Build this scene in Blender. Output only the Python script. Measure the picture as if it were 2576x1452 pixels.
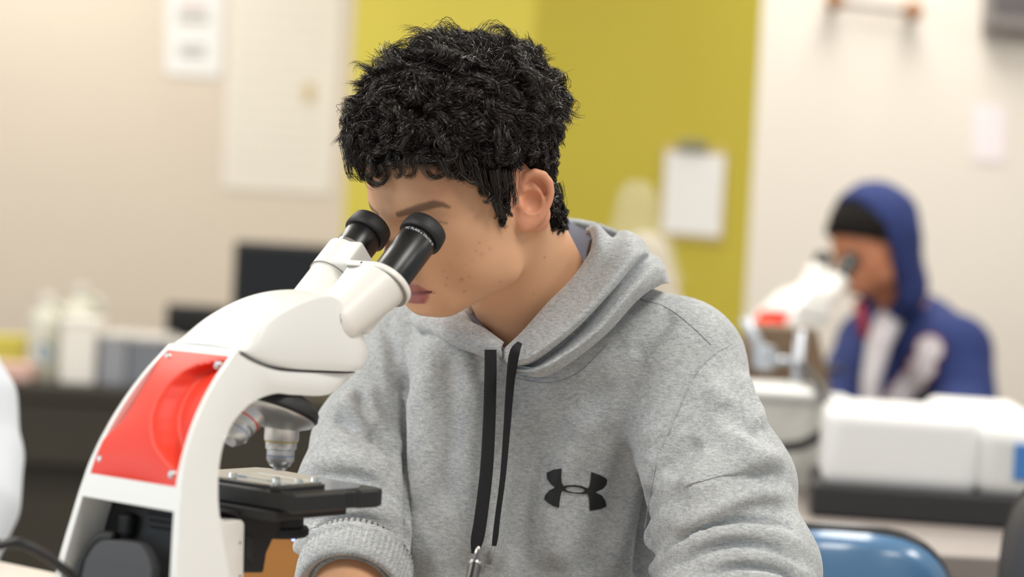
import bpy, bmesh, math, random
import numpy as np
from mathutils import Vector, Matrix

for _o in list(bpy.data.objects):
    bpy.data.objects.remove(_o, do_unlink=True)
scene = bpy.context.scene
COL = scene.collection

# ------------------------------------------------------------------ camera
FPX = 5400.0; CX, CY = 1288.0, 726.0            # focal length in pixels of the 2576x1452 frame
ROLL = math.radians(3.2); PITCH = math.radians(1.0)
CAM = np.array([0, 0, 1.14])
_F = np.array([0, math.cos(PITCH), -math.sin(PITCH)]); _R0 = np.array([1., 0, 0]); _U0 = np.array([0, math.sin(PITCH), math.cos(PITCH)])
_R = math.cos(ROLL) * _R0 + math.sin(ROLL) * _U0; _U = -math.sin(ROLL) * _R0 + math.cos(ROLL) * _U0
camd = bpy.data.cameras.new('camera'); camo = bpy.data.objects.new('camera', camd); COL.objects.link(camo)
camo.matrix_world = Matrix(((_R[0], _U[0], -_F[0], CAM[0]), (_R[1], _U[1], -_F[1], CAM[1]), (_R[2], _U[2], -_F[2], CAM[2]), (0, 0, 0, 1)))
camd.sensor_width = 36.0; camd.lens = 36.0 * FPX / 2576.0; camd.clip_start = 0.05
camd.dof.use_dof = True; camd.dof.focus_distance = 1.99; camd.dof.aperture_fstop = 2.8
scene.camera = camo

# ------------------------------------------------------------------ world, lights, exposure
world = bpy.data.worlds.new('world'); scene.world = world; world.use_nodes = True
bg = world.node_tree.nodes['Background']; bg.inputs[0].default_value = (0.86, 0.93, 1.0, 1); bg.inputs[1].default_value = 0.42
vs = scene.view_settings; vs.view_transform = 'Standard'; vs.look = 'None'; vs.exposure = -0.08; vs.gamma = 1.0; vs.use_curve_mapping = False
CEIL = 2.75
def area(name, loc, sx, sy, power, color=(1, .96, .9), tgt=None):
    d = bpy.data.lights.new(name, 'AREA'); d.shape = 'RECTANGLE'; d.size = sx; d.size_y = sy; d.energy = power; d.color = color
    o = bpy.data.objects.new(name, d); COL.objects.link(o); o.location = loc
    if tgt is not None:
        o.rotation_euler = (Vector(tgt) - Vector(loc)).to_track_quat('-Z', 'Y').to_euler()
    return o
LIGHTS = [(-1.5, 1.0), (0.9, 1.0), (-1.5, 3.4), (0.9, 3.4), (-1.5, 5.6), (0.9, 5.2), (3.0, 3.4), (3.0, 1.0), (-3.6, 3.4)]
for _x, _y in LIGHTS:
    area('assumed_ceiling_light', (_x, _y, CEIL - .03), .6, 1.2, 33)  # assumed overhead lamps out of view, bare area lights without fixtures
area('assumed_daylight_fill', (-4.3, 1.2, 1.7), 2.2, 1.4, 38, (.80, .90, 1.0), (0, 2.2, 1.1))  # cool fill added off frame for an assumed window; none is modelled

# ------------------------------------------------------------------ projection helpers (metres; a pixel plus a distance is a real point)
def ray(px, py): return _F + (px - CX) / FPX * _R - (py - CY) / FPX * _U
def at(px, py, D): return CAM + D * ray(px, py)
def proj(P):
    d = np.asarray(P) - CAM; z = d @ _F
    return np.stack([CX + FPX * (d @ _R) / z, CY - FPX * (d @ _U) / z], -1), z
class Frame:
    def __init__(s, o, l, f, u): s.o = np.asarray(o, float); s.M = np.stack([l, f, u], 1)
    def w(s, p): return s.o + np.asarray(p, float) @ s.M.T
    def loc(s, P): return (np.asarray(P) - s.o) @ s.M
    def hit(s, px, py, ax, val):
        c = s.loc(CAM); d = ray(px, py) @ s.M; t = (val - c[ax]) / d[ax]; return c + t * d
    def mat(s):
        m = Matrix.Identity(4)
        for i in range(3):
            for j in range(3): m[i][j] = s.M[i, j]
            m[i][3] = s.o[i]
        return m
def yawframe(o, psi, theta=0, phi=0):
    s, c = math.sin(psi), math.cos(psi)
    F = np.array([-s, -c, 0]); L = np.array([c, -s, 0]); U = np.array([0, 0, 1.])
    F2 = F * math.cos(theta) - U * math.sin(theta); U2 = U * math.cos(theta) + F * math.sin(theta)
    L2 = L * math.cos(phi) + U2 * math.sin(phi); U3 = U2 * math.cos(phi) - L * math.sin(phi)
    return Frame(o, L2, F2, U3)
rad = math.radians

# ------------------------------------------------------------------ object helpers
def tag(o, label=None, cat=None, group=None, kind=None):
    if label: o['label'] = label
    if cat: o['category'] = cat
    if group: o['group'] = group
    if kind: o['kind'] = kind
    return o
def link(name, me, mat=None, parent=None):
    o = bpy.data.objects.new(name, me); COL.objects.link(o)
    if mat is not None:
        for m in (mat if isinstance(mat, (list, tuple)) else [mat]): me.materials.append(m)
    if parent is not None: o.parent = parent
    return o
def npmesh(name, V, F, smooth=True):
    """V (n,3), F (m,k) with constant k"""
    me = bpy.data.meshes.new(name); V = np.ascontiguousarray(V, np.float32); F = np.ascontiguousarray(F, np.int32)
    m, k = F.shape
    me.vertices.add(len(V)); me.vertices.foreach_set('co', V.ravel())
    me.loops.add(m * k); me.loops.foreach_set('vertex_index', F.ravel())
    me.polygons.add(m); me.polygons.foreach_set('loop_start', np.arange(0, m * k, k, dtype=np.int32))
    me.polygons.foreach_set('use_smooth', np.full(m, smooth, bool))
    me.update(calc_edges=True); me.validate()
    return me
def setcol(me, C, name='Col'):
    a = me.color_attributes.new(name, 'FLOAT_COLOR', 'POINT')
    C = np.concatenate([C, np.ones((len(C), 1))], 1).astype(np.float32); a.data.foreach_set('color', C.ravel())
def vnormals(V, F):
    T = F if F.shape[1] == 3 else np.concatenate([F[:, [0, 1, 2]], F[:, [0, 2, 3]]])
    n = np.cross(V[T[:, 1]] - V[T[:, 0]], V[T[:, 2]] - V[T[:, 0]])
    N = np.zeros_like(V)
    for i in range(3):
        for j in range(3): N[:, j] += np.bincount(T[:, i], n[:, j], len(V))
    return N / (np.linalg.norm(N, axis=1, keepdims=True) + 1e-12)
def smoothv(V, F, it=1, lam=.5):
    e = np.concatenate([F[:, [i, (i + 1) % F.shape[1]]] for i in range(F.shape[1])])
    e = np.concatenate([e, e[:, ::-1]]); cnt = np.bincount(e[:, 0], minlength=len(V)).clip(1)
    for _ in range(it):
        A = np.stack([np.bincount(e[:, 0], V[e[:, 1], j], len(V)) for j in range(3)], 1) / cnt[:, None]
        V = V + lam * (A - V)
    return V
def bmobj(name, bm, mat=None, parent=None, smooth=False, bevel=0, seg=2, angle=35):
    me = bpy.data.meshes.new(name); bmesh.ops.recalc_face_normals(bm, faces=bm.faces[:]); bm.to_mesh(me); bm.free()
    if smooth:
        for p in me.polygons: p.use_smooth = True
    o = link(name, me, mat, parent)
    if bevel:
        b = o.modifiers.new('bevel', 'BEVEL'); b.width = bevel; b.segments = seg; b.limit_method = 'ANGLE'; b.angle_limit = rad(angle)
        b.harden_normals = False
    return o
def setsmooth(o, angle=35):
    for p in o.data.polygons: p.use_smooth = True
    m = o.data
    try:
        m.set_sharp_from_angle(angle=rad(angle))
    except Exception: pass
    return o
def catmull(P, n):
    """resample control points P (k,d) to n points"""
    P = np.asarray(P, float); k = len(P)
    if k == 2: return P[0] + (P[1] - P[0]) * np.linspace(0, 1, n)[:, None]
    E = np.vstack([2 * P[0] - P[1], P, 2 * P[-1] - P[-2]])
    t = np.linspace(0, k - 1 - 1e-9, n); i = t.astype(int); f = (t - i)[:, None]
    a, b, c, d = E[i], E[i + 1], E[i + 2], E[i + 3]
    return .5 * (2 * b + (c - a) * f + (2 * a - 5 * b + 4 * c - d) * f ** 2 + (3 * b - 3 * c + d - a) * f ** 3)
def tube_arrays(P, r, sides=8, up=None, flat=1.0, cap=True):
    P = np.asarray(P, float); n = len(P); r = np.broadcast_to(np.asarray(r, float), (n,))
    T = np.gradient(P, axis=0); T /= np.linalg.norm(T, axis=1, keepdims=True) + 1e-12
    if up is None: up = np.array([0.31, 0.22, 0.92])
    A = np.cross(T, np.broadcast_to(up, T.shape)); A /= np.linalg.norm(A, axis=1, keepdims=True) + 1e-12
    B = np.cross(A, T)
    th = np.linspace(0, 2 * np.pi, sides, endpoint=False)
    V = (P[:, None] + (A[:, None] * np.cos(th)[None, :, None] + B[:, None] * flat * np.sin(th)[None, :, None]) * r[:, None, None]).reshape(-1, 3)
    i = np.arange(n - 1)[:, None] * sides; j = np.arange(sides)[None]
    F = np.stack([i + j, i + (j + 1) % sides, i + sides + (j + 1) % sides, i + sides + j], -1).reshape(-1, 4)
    if cap:
        V = np.vstack([V, P[0], P[-1]]); a = len(V) - 2
        jj = np.arange(sides); k = (jj + 1) % sides
        F = np.vstack([F, np.stack([np.full(sides, a), k, jj, jj], -1), np.stack([np.full(sides, a + 1), (n - 1) * sides + jj, (n - 1) * sides + k, (n - 1) * sides + k], -1)])
    return V, F
def fixtri(F):
    return [tuple(dict.fromkeys(map(int, f))) for f in F]
def pymesh(name, V, F, smooth=True):
    me = bpy.data.meshes.new(name); me.from_pydata([tuple(map(float, v)) for v in V], [], fixtri(F))
    if smooth: me.polygons.foreach_set('use_smooth', np.ones(len(me.polygons), bool))
    me.update(); return me
def tube(name, P, r, mat, parent=None, sides=10, n=None, **k):
    if n: P = catmull(P, n); r = catmull(np.asarray(r, float).reshape(-1, 1), n)[:, 0] if np.ndim(r) else r
    V, F = tube_arrays(P, r, sides, **k); return link(name, pymesh(name, V, F), mat, parent)
def box(bm, c, s, M=None):
    """axis box centre c, full size s"""
    m = Matrix.Translation(Vector(c)) @ Matrix.Diagonal((s[0], s[1], s[2], 1))
    if M is not None: m = M @ m
    return bmesh.ops.create_cube(bm, size=1, matrix=m)
def lathe(profile, sides=48, close=True):
    """profile [(r,z)...] round the z axis -> V,F"""
    p = np.array(profile, float); n = len(p); th = np.linspace(0, 2 * np.pi, sides, endpoint=False)
    V = np.stack([p[:, None, 0] * np.cos(th), p[:, None, 0] * np.sin(th), np.broadcast_to(p[:, None, 1], (n, sides))], -1).reshape(-1, 3)
    i = np.arange(n - 1)[:, None] * sides; j = np.arange(sides)[None]
    F = np.stack([i + j, i + (j + 1) % sides, i + sides + (j + 1) % sides, i + sides + j], -1).reshape(-1, 4)
    return V, F
def axis_matrix(o, d, ref=(0, 0, 1)):
    z = Vector(d).normalized(); x = Vector(ref).cross(z)
    if x.length < 1e-4: x = Vector((1, 0, 0)).cross(z)
    x.normalize(); y = z.cross(x)
    return Matrix(((x[0], y[0], z[0], o[0]), (x[1], y[1], z[1], o[1]), (x[2], y[2], z[2], o[2]), (0, 0, 0, 1)))
def lathe_obj(name, profile, M, mat, parent=None, sides=48, angle=40):
    V, F = lathe(profile, sides); V = np.array([list(M @ Vector(v)) for v in V])
    o = link(name, pymesh(name, V, F), mat, parent); return setsmooth(o, angle)

# ------------------------------------------------------------------ signed distance modelling, meshed with surface nets
def ell(P, c, r):
    q = P - np.asarray(c, np.float32); r = np.asarray(r, np.float32)
    k0 = np.sqrt(((q / r) ** 2).sum(-1)); k1 = np.sqrt(((q / (r * r)) ** 2).sum(-1)) + 1e-9
    return k0 * (k0 - 1) / k1
def rcone(P, a, b, ra, rb):
    a = np.asarray(a, np.float32); ba = np.asarray(b, np.float32) - a; q = P - a
    h = np.clip((q @ ba) / (ba @ ba), 0, 1)
    return np.sqrt(((q - h[..., None] * ba) ** 2).sum(-1)) - (ra + (rb - ra) * h)
def chain(P, pts, rs, k=0):
    d = None
    for i in range(len(pts) - 1):
        e = rcone(P, pts[i], pts[i + 1], rs[i], rs[i + 1]); d = e if d is None else (smin(d, e, k) if k else np.minimum(d, e))
    return d
def smin(a, b, k):
    h = np.clip(.5 + .5 * (b - a) / k, 0, 1); return b + (a - b) * h - k * h * (1 - h)
def smax(a, b, k): return -smin(-a, -b, k)
def sdf_mesh(fn, lo, hi, h, margin=1.6, B=6):
    """surface nets of fn(points) on a narrow band; returns V, F (quads)"""
    lo = np.asarray(lo, float); n = (np.ceil((np.asarray(hi) - lo) / (h * B)).astype(int)).clip(1) * B
    nb = n // B
    bi = np.stack(np.meshgrid(*[np.arange(k) for k in nb], indexing='ij'), -1).reshape(-1, 3)
    cen = lo + (bi * B + B / 2) * h
    dc = fn(cen.astype(np.float32)); act = np.abs(dc) < h * B * .87 * margin
    Vv = np.empty(n + 1, np.float32); Vv.fill(1)
    big = np.repeat(np.repeat(np.repeat(np.sign(dc).reshape(nb), B, 0), B, 1), B, 2)
    Vv[:-1, :-1, :-1] = big
    ab = bi[act]; off = np.stack(np.meshgrid(*[np.arange(B + 1)] * 3, indexing='ij'), -1).reshape(-1, 3)
    for s in range(0, len(ab), 1500):
        idx = (ab[s:s + 1500, None] * B + off[None]).reshape(-1, 3)
        Vv[idx[:, 0], idx[:, 1], idx[:, 2]] = fn((lo + idx * h).astype(np.float32))
    S = Vv < 0
    c = np.zeros(n, np.int8)
    cor = [(i, j, k) for i in (0, 1) for j in (0, 1) for k in (0, 1)]
    for i, j, k in cor: c += S[i:n[0] + i, j:n[1] + j, k:n[2] + k]
    idx = np.argwhere((c > 0) & (c < 8)); N = len(idx)
    vals = np.stack([Vv[idx[:, 0] + i, idx[:, 1] + j, idx[:, 2] + k] for i, j, k in cor], 1)
    pos = np.zeros((N, 3)); cnt = np.zeros(N); cora = np.array(cor, float)
    for a in range(8):
        for b in range(a + 1, 8):
            if np.abs(cora[a] - cora[b]).sum() == 1:
                x = (vals[:, a] < 0) != (vals[:, b] < 0); t = vals[:, a] / np.where(x, vals[:, a] - vals[:, b], 1)
                pos += np.where(x[:, None], cora[a] + t[:, None] * (cora[b] - cora[a]), 0); cnt += x
    V = lo + (idx + pos / cnt[:, None]) * h
    ID = np.full(n, -1, np.int64); ID[idx[:, 0], idx[:, 1], idx[:, 2]] = np.arange(N)
    Fs = []
    for ax in range(3):
        A = np.take(S, range(n[ax]), ax); Bq = np.take(S, range(1, n[ax] + 1), ax)
        e = np.argwhere(A != Bq); o1, o2 = [(1, 2), (2, 0), (0, 1)][ax]
        ok = (e[:, o1] > 0) & (e[:, o2] > 0) & (e[:, o1] < n[o1]) & (e[:, o2] < n[o2]); e = e[ok]
        q = []
        for d1, d2 in ((-1, -1), (0, -1), (0, 0), (-1, 0)):
            g = e.copy(); g[:, o1] += d1; g[:, o2] += d2; q.append(ID[g[:, 0], g[:, 1], g[:, 2]])
        q = np.stack(q, 1); ins = A[e[:, 0], e[:, 1], e[:, 2]]
        q[~ins] = q[~ins][:, ::-1]; Fs.append(q)
    F = np.concatenate(Fs); F = F[(F >= 0).all(1)]
    return V, F
def polydist(q, poly):
    """signed distance (px), arc fraction of 2D points q to polyline poly; the sign is + to the left of travel"""
    poly = np.asarray(poly, float); best = np.full(len(q), 1e9); sg = np.zeros(len(q)); tt = np.zeros(len(q))
    L = np.concatenate([[0], np.cumsum(np.linalg.norm(np.diff(poly, axis=0), axis=1))])
    for i in range(len(poly) - 1):
        a = poly[i]; ba = poly[i + 1] - a; w = q - a; h = np.clip((w @ ba) / (ba @ ba), 0, 1); r = w - h[:, None] * ba
        d = np.hypot(r[:, 0], r[:, 1]); m = d < best
        best[m] = d[m]; sg[m] = np.sign(ba[0] * w[m, 1] - ba[1] * w[m, 0]); tt[m] = (L[i] + h[m] * (L[i + 1] - L[i])) / L[-1]
    return best, sg, tt
_noise_tab = np.random.default_rng(5).random((64, 64, 64)).astype(np.float32)
def vnoise(P):
    """value noise in [-1,1]"""
    f = np.floor(P); w = P - f; w = w * w * (3 - 2 * w); i = f.astype(int) & 63; j = (i + 1) & 63
    T = _noise_tab; r = 0
    for a in (0, 1):
        for b in (0, 1):
            for c in (0, 1):
                r = r + T[(j if a else i)[:, 0], (j if b else i)[:, 1], (j if c else i)[:, 2]] * (w[:, 0] if a else 1 - w[:, 0]) * (w[:, 1] if b else 1 - w[:, 1]) * (w[:, 2] if c else 1 - w[:, 2])
    return r * 2 - 1

# ------------------------------------------------------------------ materials
def S2L(c): return tuple((x / 12.92 if x <= .04045 else ((x + .055) / 1.055) ** 2.4) for x in [v / 255 for v in c])
def mat(name, rgb, rough=.5, metal=0, spec=.5, noise=0, nscale=60, bump=0, bscale=300, sss=0, coat=0, alpha=1, trans=0, emit=0, nstretch=(1, 1, 1)):
    m = bpy.data.materials.new(name); m.use_nodes = True; nt = m.node_tree; b = nt.nodes['Principled BSDF']
    col = S2L(rgb) + (1,)
    b.inputs['Base Color'].default_value = col; b.inputs['Roughness'].default_value = rough; b.inputs['Metallic'].default_value = metal
    b.inputs['Specular IOR Level'].default_value = spec; b.inputs['Coat Weight'].default_value = coat; b.inputs['Alpha'].default_value = alpha
    b.inputs['Transmission Weight'].default_value = trans
    if emit: b.inputs['Emission Color'].default_value = col; b.inputs['Emission Strength'].default_value = emit
    if sss: b.inputs['Subsurface Weight'].default_value = sss; b.inputs['Subsurface Radius'].default_value = (.012, .005, .003); b.inputs['Subsurface Scale'].default_value = .6
    if noise or bump:
        tc = nt.nodes.new('ShaderNodeTexCoord'); mp = nt.nodes.new('ShaderNodeMapping'); mp.inputs['Scale'].default_value = nstretch
        nt.links.new(tc.outputs['Object'], mp.inputs['Vector'])
    if noise:
        n = nt.nodes.new('ShaderNodeTexNoise'); n.inputs['Scale'].default_value = nscale; n.inputs['Detail'].default_value = 4
        nt.links.new(mp.outputs[0], n.inputs['Vector'])
        r = nt.nodes.new('ShaderNodeMix'); r.data_type = 'RGBA'
        r.inputs['A'].default_value = tuple(max(0, c * (1 - noise)) for c in col[:3]) + (1,); r.inputs['B'].default_value = tuple(min(1, c * (1 + noise)) for c in col[:3]) + (1,)
        nt.links.new(n.outputs[0], r.inputs['Factor']); nt.links.new(r.outputs['Result'], b.inputs['Base Color'])
    if bump:
        n2 = nt.nodes.new('ShaderNodeTexNoise'); n2.inputs['Scale'].default_value = bscale; n2.inputs['Detail'].default_value = 3
        nt.links.new(mp.outputs[0], n2.inputs['Vector'])
        bp = nt.nodes.new('ShaderNodeBump'); bp.inputs['Strength'].default_value = bump; bp.inputs['Distance'].default_value = .002
        nt.links.new(n2.outputs[0], bp.inputs['Height']); nt.links.new(bp.outputs[0], b.inputs['Normal'])
    return m
def mat_vcol(name, rough=.5, sss=0, bump=0, bscale=900, spec=.5):
    m = mat(name, (200, 150, 120), rough, bump=bump, bscale=bscale, sss=sss, spec=spec); nt = m.node_tree
    a = nt.nodes.new('ShaderNodeVertexColor'); a.layer_name = 'Col'
    nt.links.new(a.outputs[0], nt.nodes['Principled BSDF'].inputs['Base Color']); return m

# ================================================================== the room
M_beige = mat('beige_wall_paint', (214, 202, 186), .85, noise=.03, nscale=3)
M_yellow_shaded = mat('yellow_wall_shaded_tone', (186, 172, 58), .8, noise=.03, nscale=3)  # side face of the yellow wall: its shade is painted into the colour
M_yellow_lit = mat('yellow_wall_lit_tone', (206, 192, 78), .8, noise=.03, nscale=3)  # same yellow wall, colour lightened where the back face catches more light
M_cream = mat('cream_wall_paint', (222, 215, 204), .85, noise=.02, nscale=3)
M_floor = mat('vinyl_floor', (150, 140, 128), .5, noise=.12, nscale=8)
M_ceil = mat('ceiling_tile', (240, 238, 232), .9, noise=.02, nscale=40)
FX, FZ = 7.2, 0.0
def struct(name, bm, m): return tag(bmobj(name, bm, m), kind='structure')
def wallquad(name, a, b, m, thick=.12, z0=0, z1=CEIL):
    """vertical wall slab from plan point a to b; the thickness goes to the far side"""
    a = np.array(a[:2], float); b = np.array(b[:2], float); t = (b - a) / np.linalg.norm(b - a); n = np.array([-t[1], t[0]]) * thick
    if n[1] < 0 and abs(n[1]) > .2 * thick: n = -n
    bm = bmesh.new(); v = []
    for z in (z0, z1):
        for p in (a, b, b + n, a + n): v.append(bm.verts.new((p[0], p[1], z)))
    for f in ((0, 1, 2, 3), (4, 5, 6, 7), (0, 1, 5, 4), (1, 2, 6, 5), (2, 3, 7, 6), (3, 0, 4, 7)): bm.faces.new([v[i] for i in f])
    return struct(name, bm, m)
WA = at(866, 500, 6.55)[:2]; WB = at(1345, 60, 6.35)[:2]; WC = at(1895, 400, 5.75)[:2]
w0 = WA + np.array([-4.6, -.15]); w1 = WC + np.array([4.2, -.30])
wallquad('wall_left', w0, WA, M_beige)
wallquad('wall_back', WA, WB, M_yellow_lit)
wallquad('wall_side', WB, WC, M_yellow_shaded)
wallquad('wall_right', WC, w1, M_cream)
bm = bmesh.new(); box(bm, (0, 3.2, -.05), (12, 10, .1)); struct('floor', bm, M_floor)
bm = bmesh.new(); box(bm, (0, 3.2, CEIL + .05), (12, 10, .1)); struct('ceiling', bm, M_ceil)

def vplane(a, b):
    """vertical plane through plan points: returns hit(px,py,off) with off metres towards the camera, plus unit tangent"""
    a = np.array([a[0], a[1], 0.]); t = np.array([b[0], b[1], 0.]) - a; t /= np.linalg.norm(t); n = np.array([t[1], -t[0], 0.])
    if n @ (CAM - a) < 0: n = -n
    def hit(px, py, off=0):
        r = ray(px, py); k = ((a + n * off - CAM) @ n) / (r @ n); return CAM + k * r
    return hit, t, n
def onz(px, py, z):
    r = ray(px, py); return CAM + r * ((z - CAM[2]) / r[2])
def sheet(name, hit, n, pxs, th, m, parent=None, off=.002, bev=0):
    """flat thing on a wall: pixel corners laid on the wall plane, real thickness th"""
    bm = bmesh.new(); a = [bm.verts.new(hit(x, y, off)) for x, y in pxs]; b = [bm.verts.new(hit(x, y, off) + n * th) for x, y in pxs]; k = len(a)
    bm.faces.new(a); bm.faces.new(b[::-1])
    for i in range(k): bm.faces.new((a[i], a[(i + 1) % k], b[(i + 1) % k], b[i]))
    return bmobj(name, bm, m, parent, bevel=bev)

# ================================================================== the student at the near microscope
HEAD = yawframe(at(1182, 527.6, 2.04), rad(48), rad(21))
# ear plane: flares outwards going back
EARN = np.array([math.cos(rad(22)), math.sin(rad(22)), 0.05]); EARN /= np.linalg.norm(EARN); EARO = np.array([71., 0, 0])
def earp(px, py, h=0):
    c = HEAD.loc(CAM) * 1000; d = ray(px, py) @ HEAD.M
    t = ((EARO - c) @ EARN) / (d @ EARN); return c + t * d + h * EARN
NECK1 = HEAD.w(np.array([0, -30, -26]) / 1000); NECK2 = at(1395, 850, 2.16)
n1 = HEAD.loc(NECK1) * 1000; n2 = HEAD.loc(NECK2) * 1000
def ear_sdf(P):
    e = lambda a, h=0: earp(a[0], a[1], h)
    def slab(c, rx, ry, th, h=0):
        # flat ellipsoid in the ear plane
        q = P - earp(*c, h).astype(np.float32); n = q @ EARN.astype(np.float32)
        ax = np.array([-EARN[1], EARN[0], 0]); ax /= np.linalg.norm(ax); up = np.cross(EARN, ax)
        if up[2] < 0: up = -up
        x = q @ ax.astype(np.float32); y = q @ up.astype(np.float32)
        k0 = np.sqrt((x / rx) ** 2 + (y / ry) ** 2 + (n / th) ** 2); k1 = np.sqrt((x / rx ** 2) ** 2 + (y / ry ** 2) ** 2 + (n / th ** 2) ** 2) + 1e-9
        return k0 * (k0 - 1) / k1
    d = slab((1345, 478), 15, 20, 3, -1)
    d = smin(d, slab((1338, 525), 13, 15, 3.2, -1), 4)
    d = smin(d, slab((1322, 560), 9.5, 8.5, 4.2, 1.5), 5)
    hx = [(1316, 482), (1313, 462), (1322, 444), (1340, 434), (1360, 440), (1375, 458), (1380, 482), (1376, 506), (1367, 528), (1354, 548), (1338, 562)]
    rr = [2.6, 3.2, 3.8, 4.4, 4.4, 4.2, 3.8, 3.6, 3.4, 3.4, 3.6]; hh = [0, 1, 3, 5, 6, 6, 5.5, 5, 4.5, 3.5, 2]
    d = smin(d, chain(P, [e(a, h) for a, h in zip(hx, hh)], rr), 2.2)
    ah = [(1338, 462), (1352, 480), (1359, 500), (1358, 518), (1348, 532), (1334, 536), (1324, 532)]
    d = smin(d, chain(P, [e(a, 2.5) for a in ah], [1.5, 2.6, 3.2, 3.4, 3.4, 3.4, 3.6]), 3)
    d = smin(d, chain(P, [e((1318, 478), .5), e((1334, 478), 1.5), e((1350, 484), 2.5)], [1.6, 2.0, 2.4]), 3)
    # concha hollow and canal
    d = smax(d, -slab((1333, 507), 9.5, 10.5, 7, 4), 2.5)
    d = smin(d, chain(P, [e((1306, 508), -1), e((1308, 522), 1.5), e((1306, 534), 0)], [3.6, 4.2, 3.4]), 3.5)
    return d
def head_sdf(P0):
    """P0 in mm, head frame"""
    P = P0.copy(); P[:, 0] = np.abs(P[:, 0])
    d = ell(P, (0, 1, 48), (75, 95, 80))
    d = smin(d, ell(P, (0, 30, 12), (65, 61, 54)), 22)
    d = smin(d, ell(P, (0, 57, -26), (47, 34, 40)), 16)
    d = smin(d, ell(P, (45, 48, -4), (20, 22, 19)), 16)
    d = smin(d, rcone(P, (8, 80, 31), (46, 62, 33), 9, 8), 16)
    d = smin(d, ell(P, (0, 68, -48), (33, 23, 25)), 12)
    d = smin(d, ell(P, (0, 34, -48), (49, 44, 28)), 16)
    d = smin(d, rcone(P, (52, 6, -8), (47, 14, -50), 14, 13), 18)
    d = smin(d, rcone(P, (46, 16, -50), (18, 64, -66), 14, 15), 18)
    d = smin(d, ell(P, (44, 34, -30), (20, 34, 28)), 18)
    d = smin(d, ell(P, (0, 70, -66), (21, 17, 14)), 12)
    # eye socket, lids
    d = smax(d, -ell(P, (32, 90, 14), (15, 13, 9)), 9)
    lid = ell(P, (32, 66.5, 13), (15, 14.5, 13)); d = smin(d, lid, 3.5)
    # nose
    d = smin(d, rcone(P, (0, 84, 22), (0, 103, -14), 7, 8.5), 7)
    d = smin(d, ell(P, (0, 105, -18), (9.5, 9, 8.5)), 5)
    d = smin(d, ell(P, (13, 90, -23.5), (6.5, 9.5, 7)), 3)
    d = smax(d, -ell(P, (7, 96, -31), (4, 6, 3)), 3)
    # lips
    d = smin(d, chain(P, [(0, 89.5, -47), (10, 88.5, -47.2), (23, 80, -51.2)], [4.6, 4.6, 1.8]), 4)
    d = smin(d, chain(P, [(0, 89, -57.2), (11, 87.5, -56.8), (22, 80, -52.8)], [6.6, 6.0, 2.2]), 3.2)
    d = smax(d, -chain(P, [(0, 95.6, -51.6), (12, 93.2, -51.0), (25, 82.5, -52.2)], [1.3, 1.3, 1.0]), 1.8)
    d = smax(d, -ell(P, (0, 93, -67), (16, 5, 4)), 6)
    # ears
    m = (P[:, 0] > 52) & (np.abs(P[:, 1]) < 60) & (np.abs(P[:, 2]) < 60)
    if m.any():
        de = ear_sdf(P[m]); dm = d[m]; d[m] = np.where(dm < 30, smin(dm, de, 5), np.minimum(dm, de))
    # neck (real neck runs back to the torso, so not mirrored)
    dn = rcone(P0, n1, n2, 57, 62)
    sm = rcone(P0, (62, -24, -12), HEAD.loc(at(1285, 900, 2.10)) * 1000, 13, 11)
    dn = smin(dn, sm, 22)
    d = smin(d, dn, 16)
    return d
def stroke_disp(V, N, strokes, fade=.15):
    """sculpt strokes on the camera-facing skin of a mesh: (profile, amplitude mm, width px, pixel polyline)"""
    q, z = proj(V); view = CAM - V; view /= np.linalg.norm(view, axis=1, keepdims=True)
    facing = np.clip(((N * view).sum(1) - .05) / .25, 0, 1)
    D = np.zeros(len(V))
    for kind, amp, w, poly in strokes:
        poly = np.array(poly, float); poly = catmull(poly, max(6, 5 * len(poly))) if len(poly) > 2 else poly
        m = ((q > poly.min(0) - 5 * w) & (q < poly.max(0) + 5 * w)).all(1)
        d, s, t = polydist(q[m], poly); f = np.clip(np.minimum(t, 1 - t) / fade, 0, 1); f = f * f * (3 - 2 * f)
        if kind == 'v': h = -np.exp(-(d / w) ** 2) + .45 * np.exp(-((d - 1.7 * w) / w) ** 2)
        elif kind == 'r': h = np.exp(-(d / w) ** 2)
        elif kind == 'g': h = -np.exp(-(d / w) ** 2)
        elif kind == 's': h = np.tanh(s * d / w * 2) * np.exp(-d / (3.5 * w))
        D[m] += amp * h * f
    return V + N * (D * facing / 1000)[:, None]
hV, hF = sdf_mesh(head_sdf, (-110, -150, -215), (135, 125, 135), 1.7)
hL = hV.copy()                                    # local mm
hW = HEAD.w(hV / 1000)
hN = vnormals(hW, hF)

# lid crease, eye slit, sternomastoid, nasolabial
hW = stroke_disp(hW, hN, [('g', 1.0, 3.5, [(1090, 557), (1104, 557), (1122, 561)]), ('g', .8, 3, [(1080, 551), (1100, 549), (1128, 545)]),
    ('r', .9, 5, [(1085, 554), (1102, 553), (1122, 552)]), ('g', .8, 9, [(1080, 690), (1100, 712), (1106, 735)]),
    ('r', 1.5, 22, [(1385, 590), (1370, 660), (1330, 750), (1285, 850)])])
hN = vnormals(hW, hF)
def headpt(px, py):
    """local mm of the visible head surface under a pixel"""
    qq, zz = proj(hW); d = np.hypot(qq[:, 0] - px, qq[:, 1] - py); m = np.where(d < 10)[0]; m = m[zz[m] < zz[m].min() + .02]; w = 1 / (d[m] + .5) ** 2
    return (hL[m] * w[:, None]).sum(0) / w.sum()
BROW = np.array([headpt(*p) for p in ((1002, 540), (1028, 532), (1058, 523), (1092, 514), (1112, 514), (1130, 521))])
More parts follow.
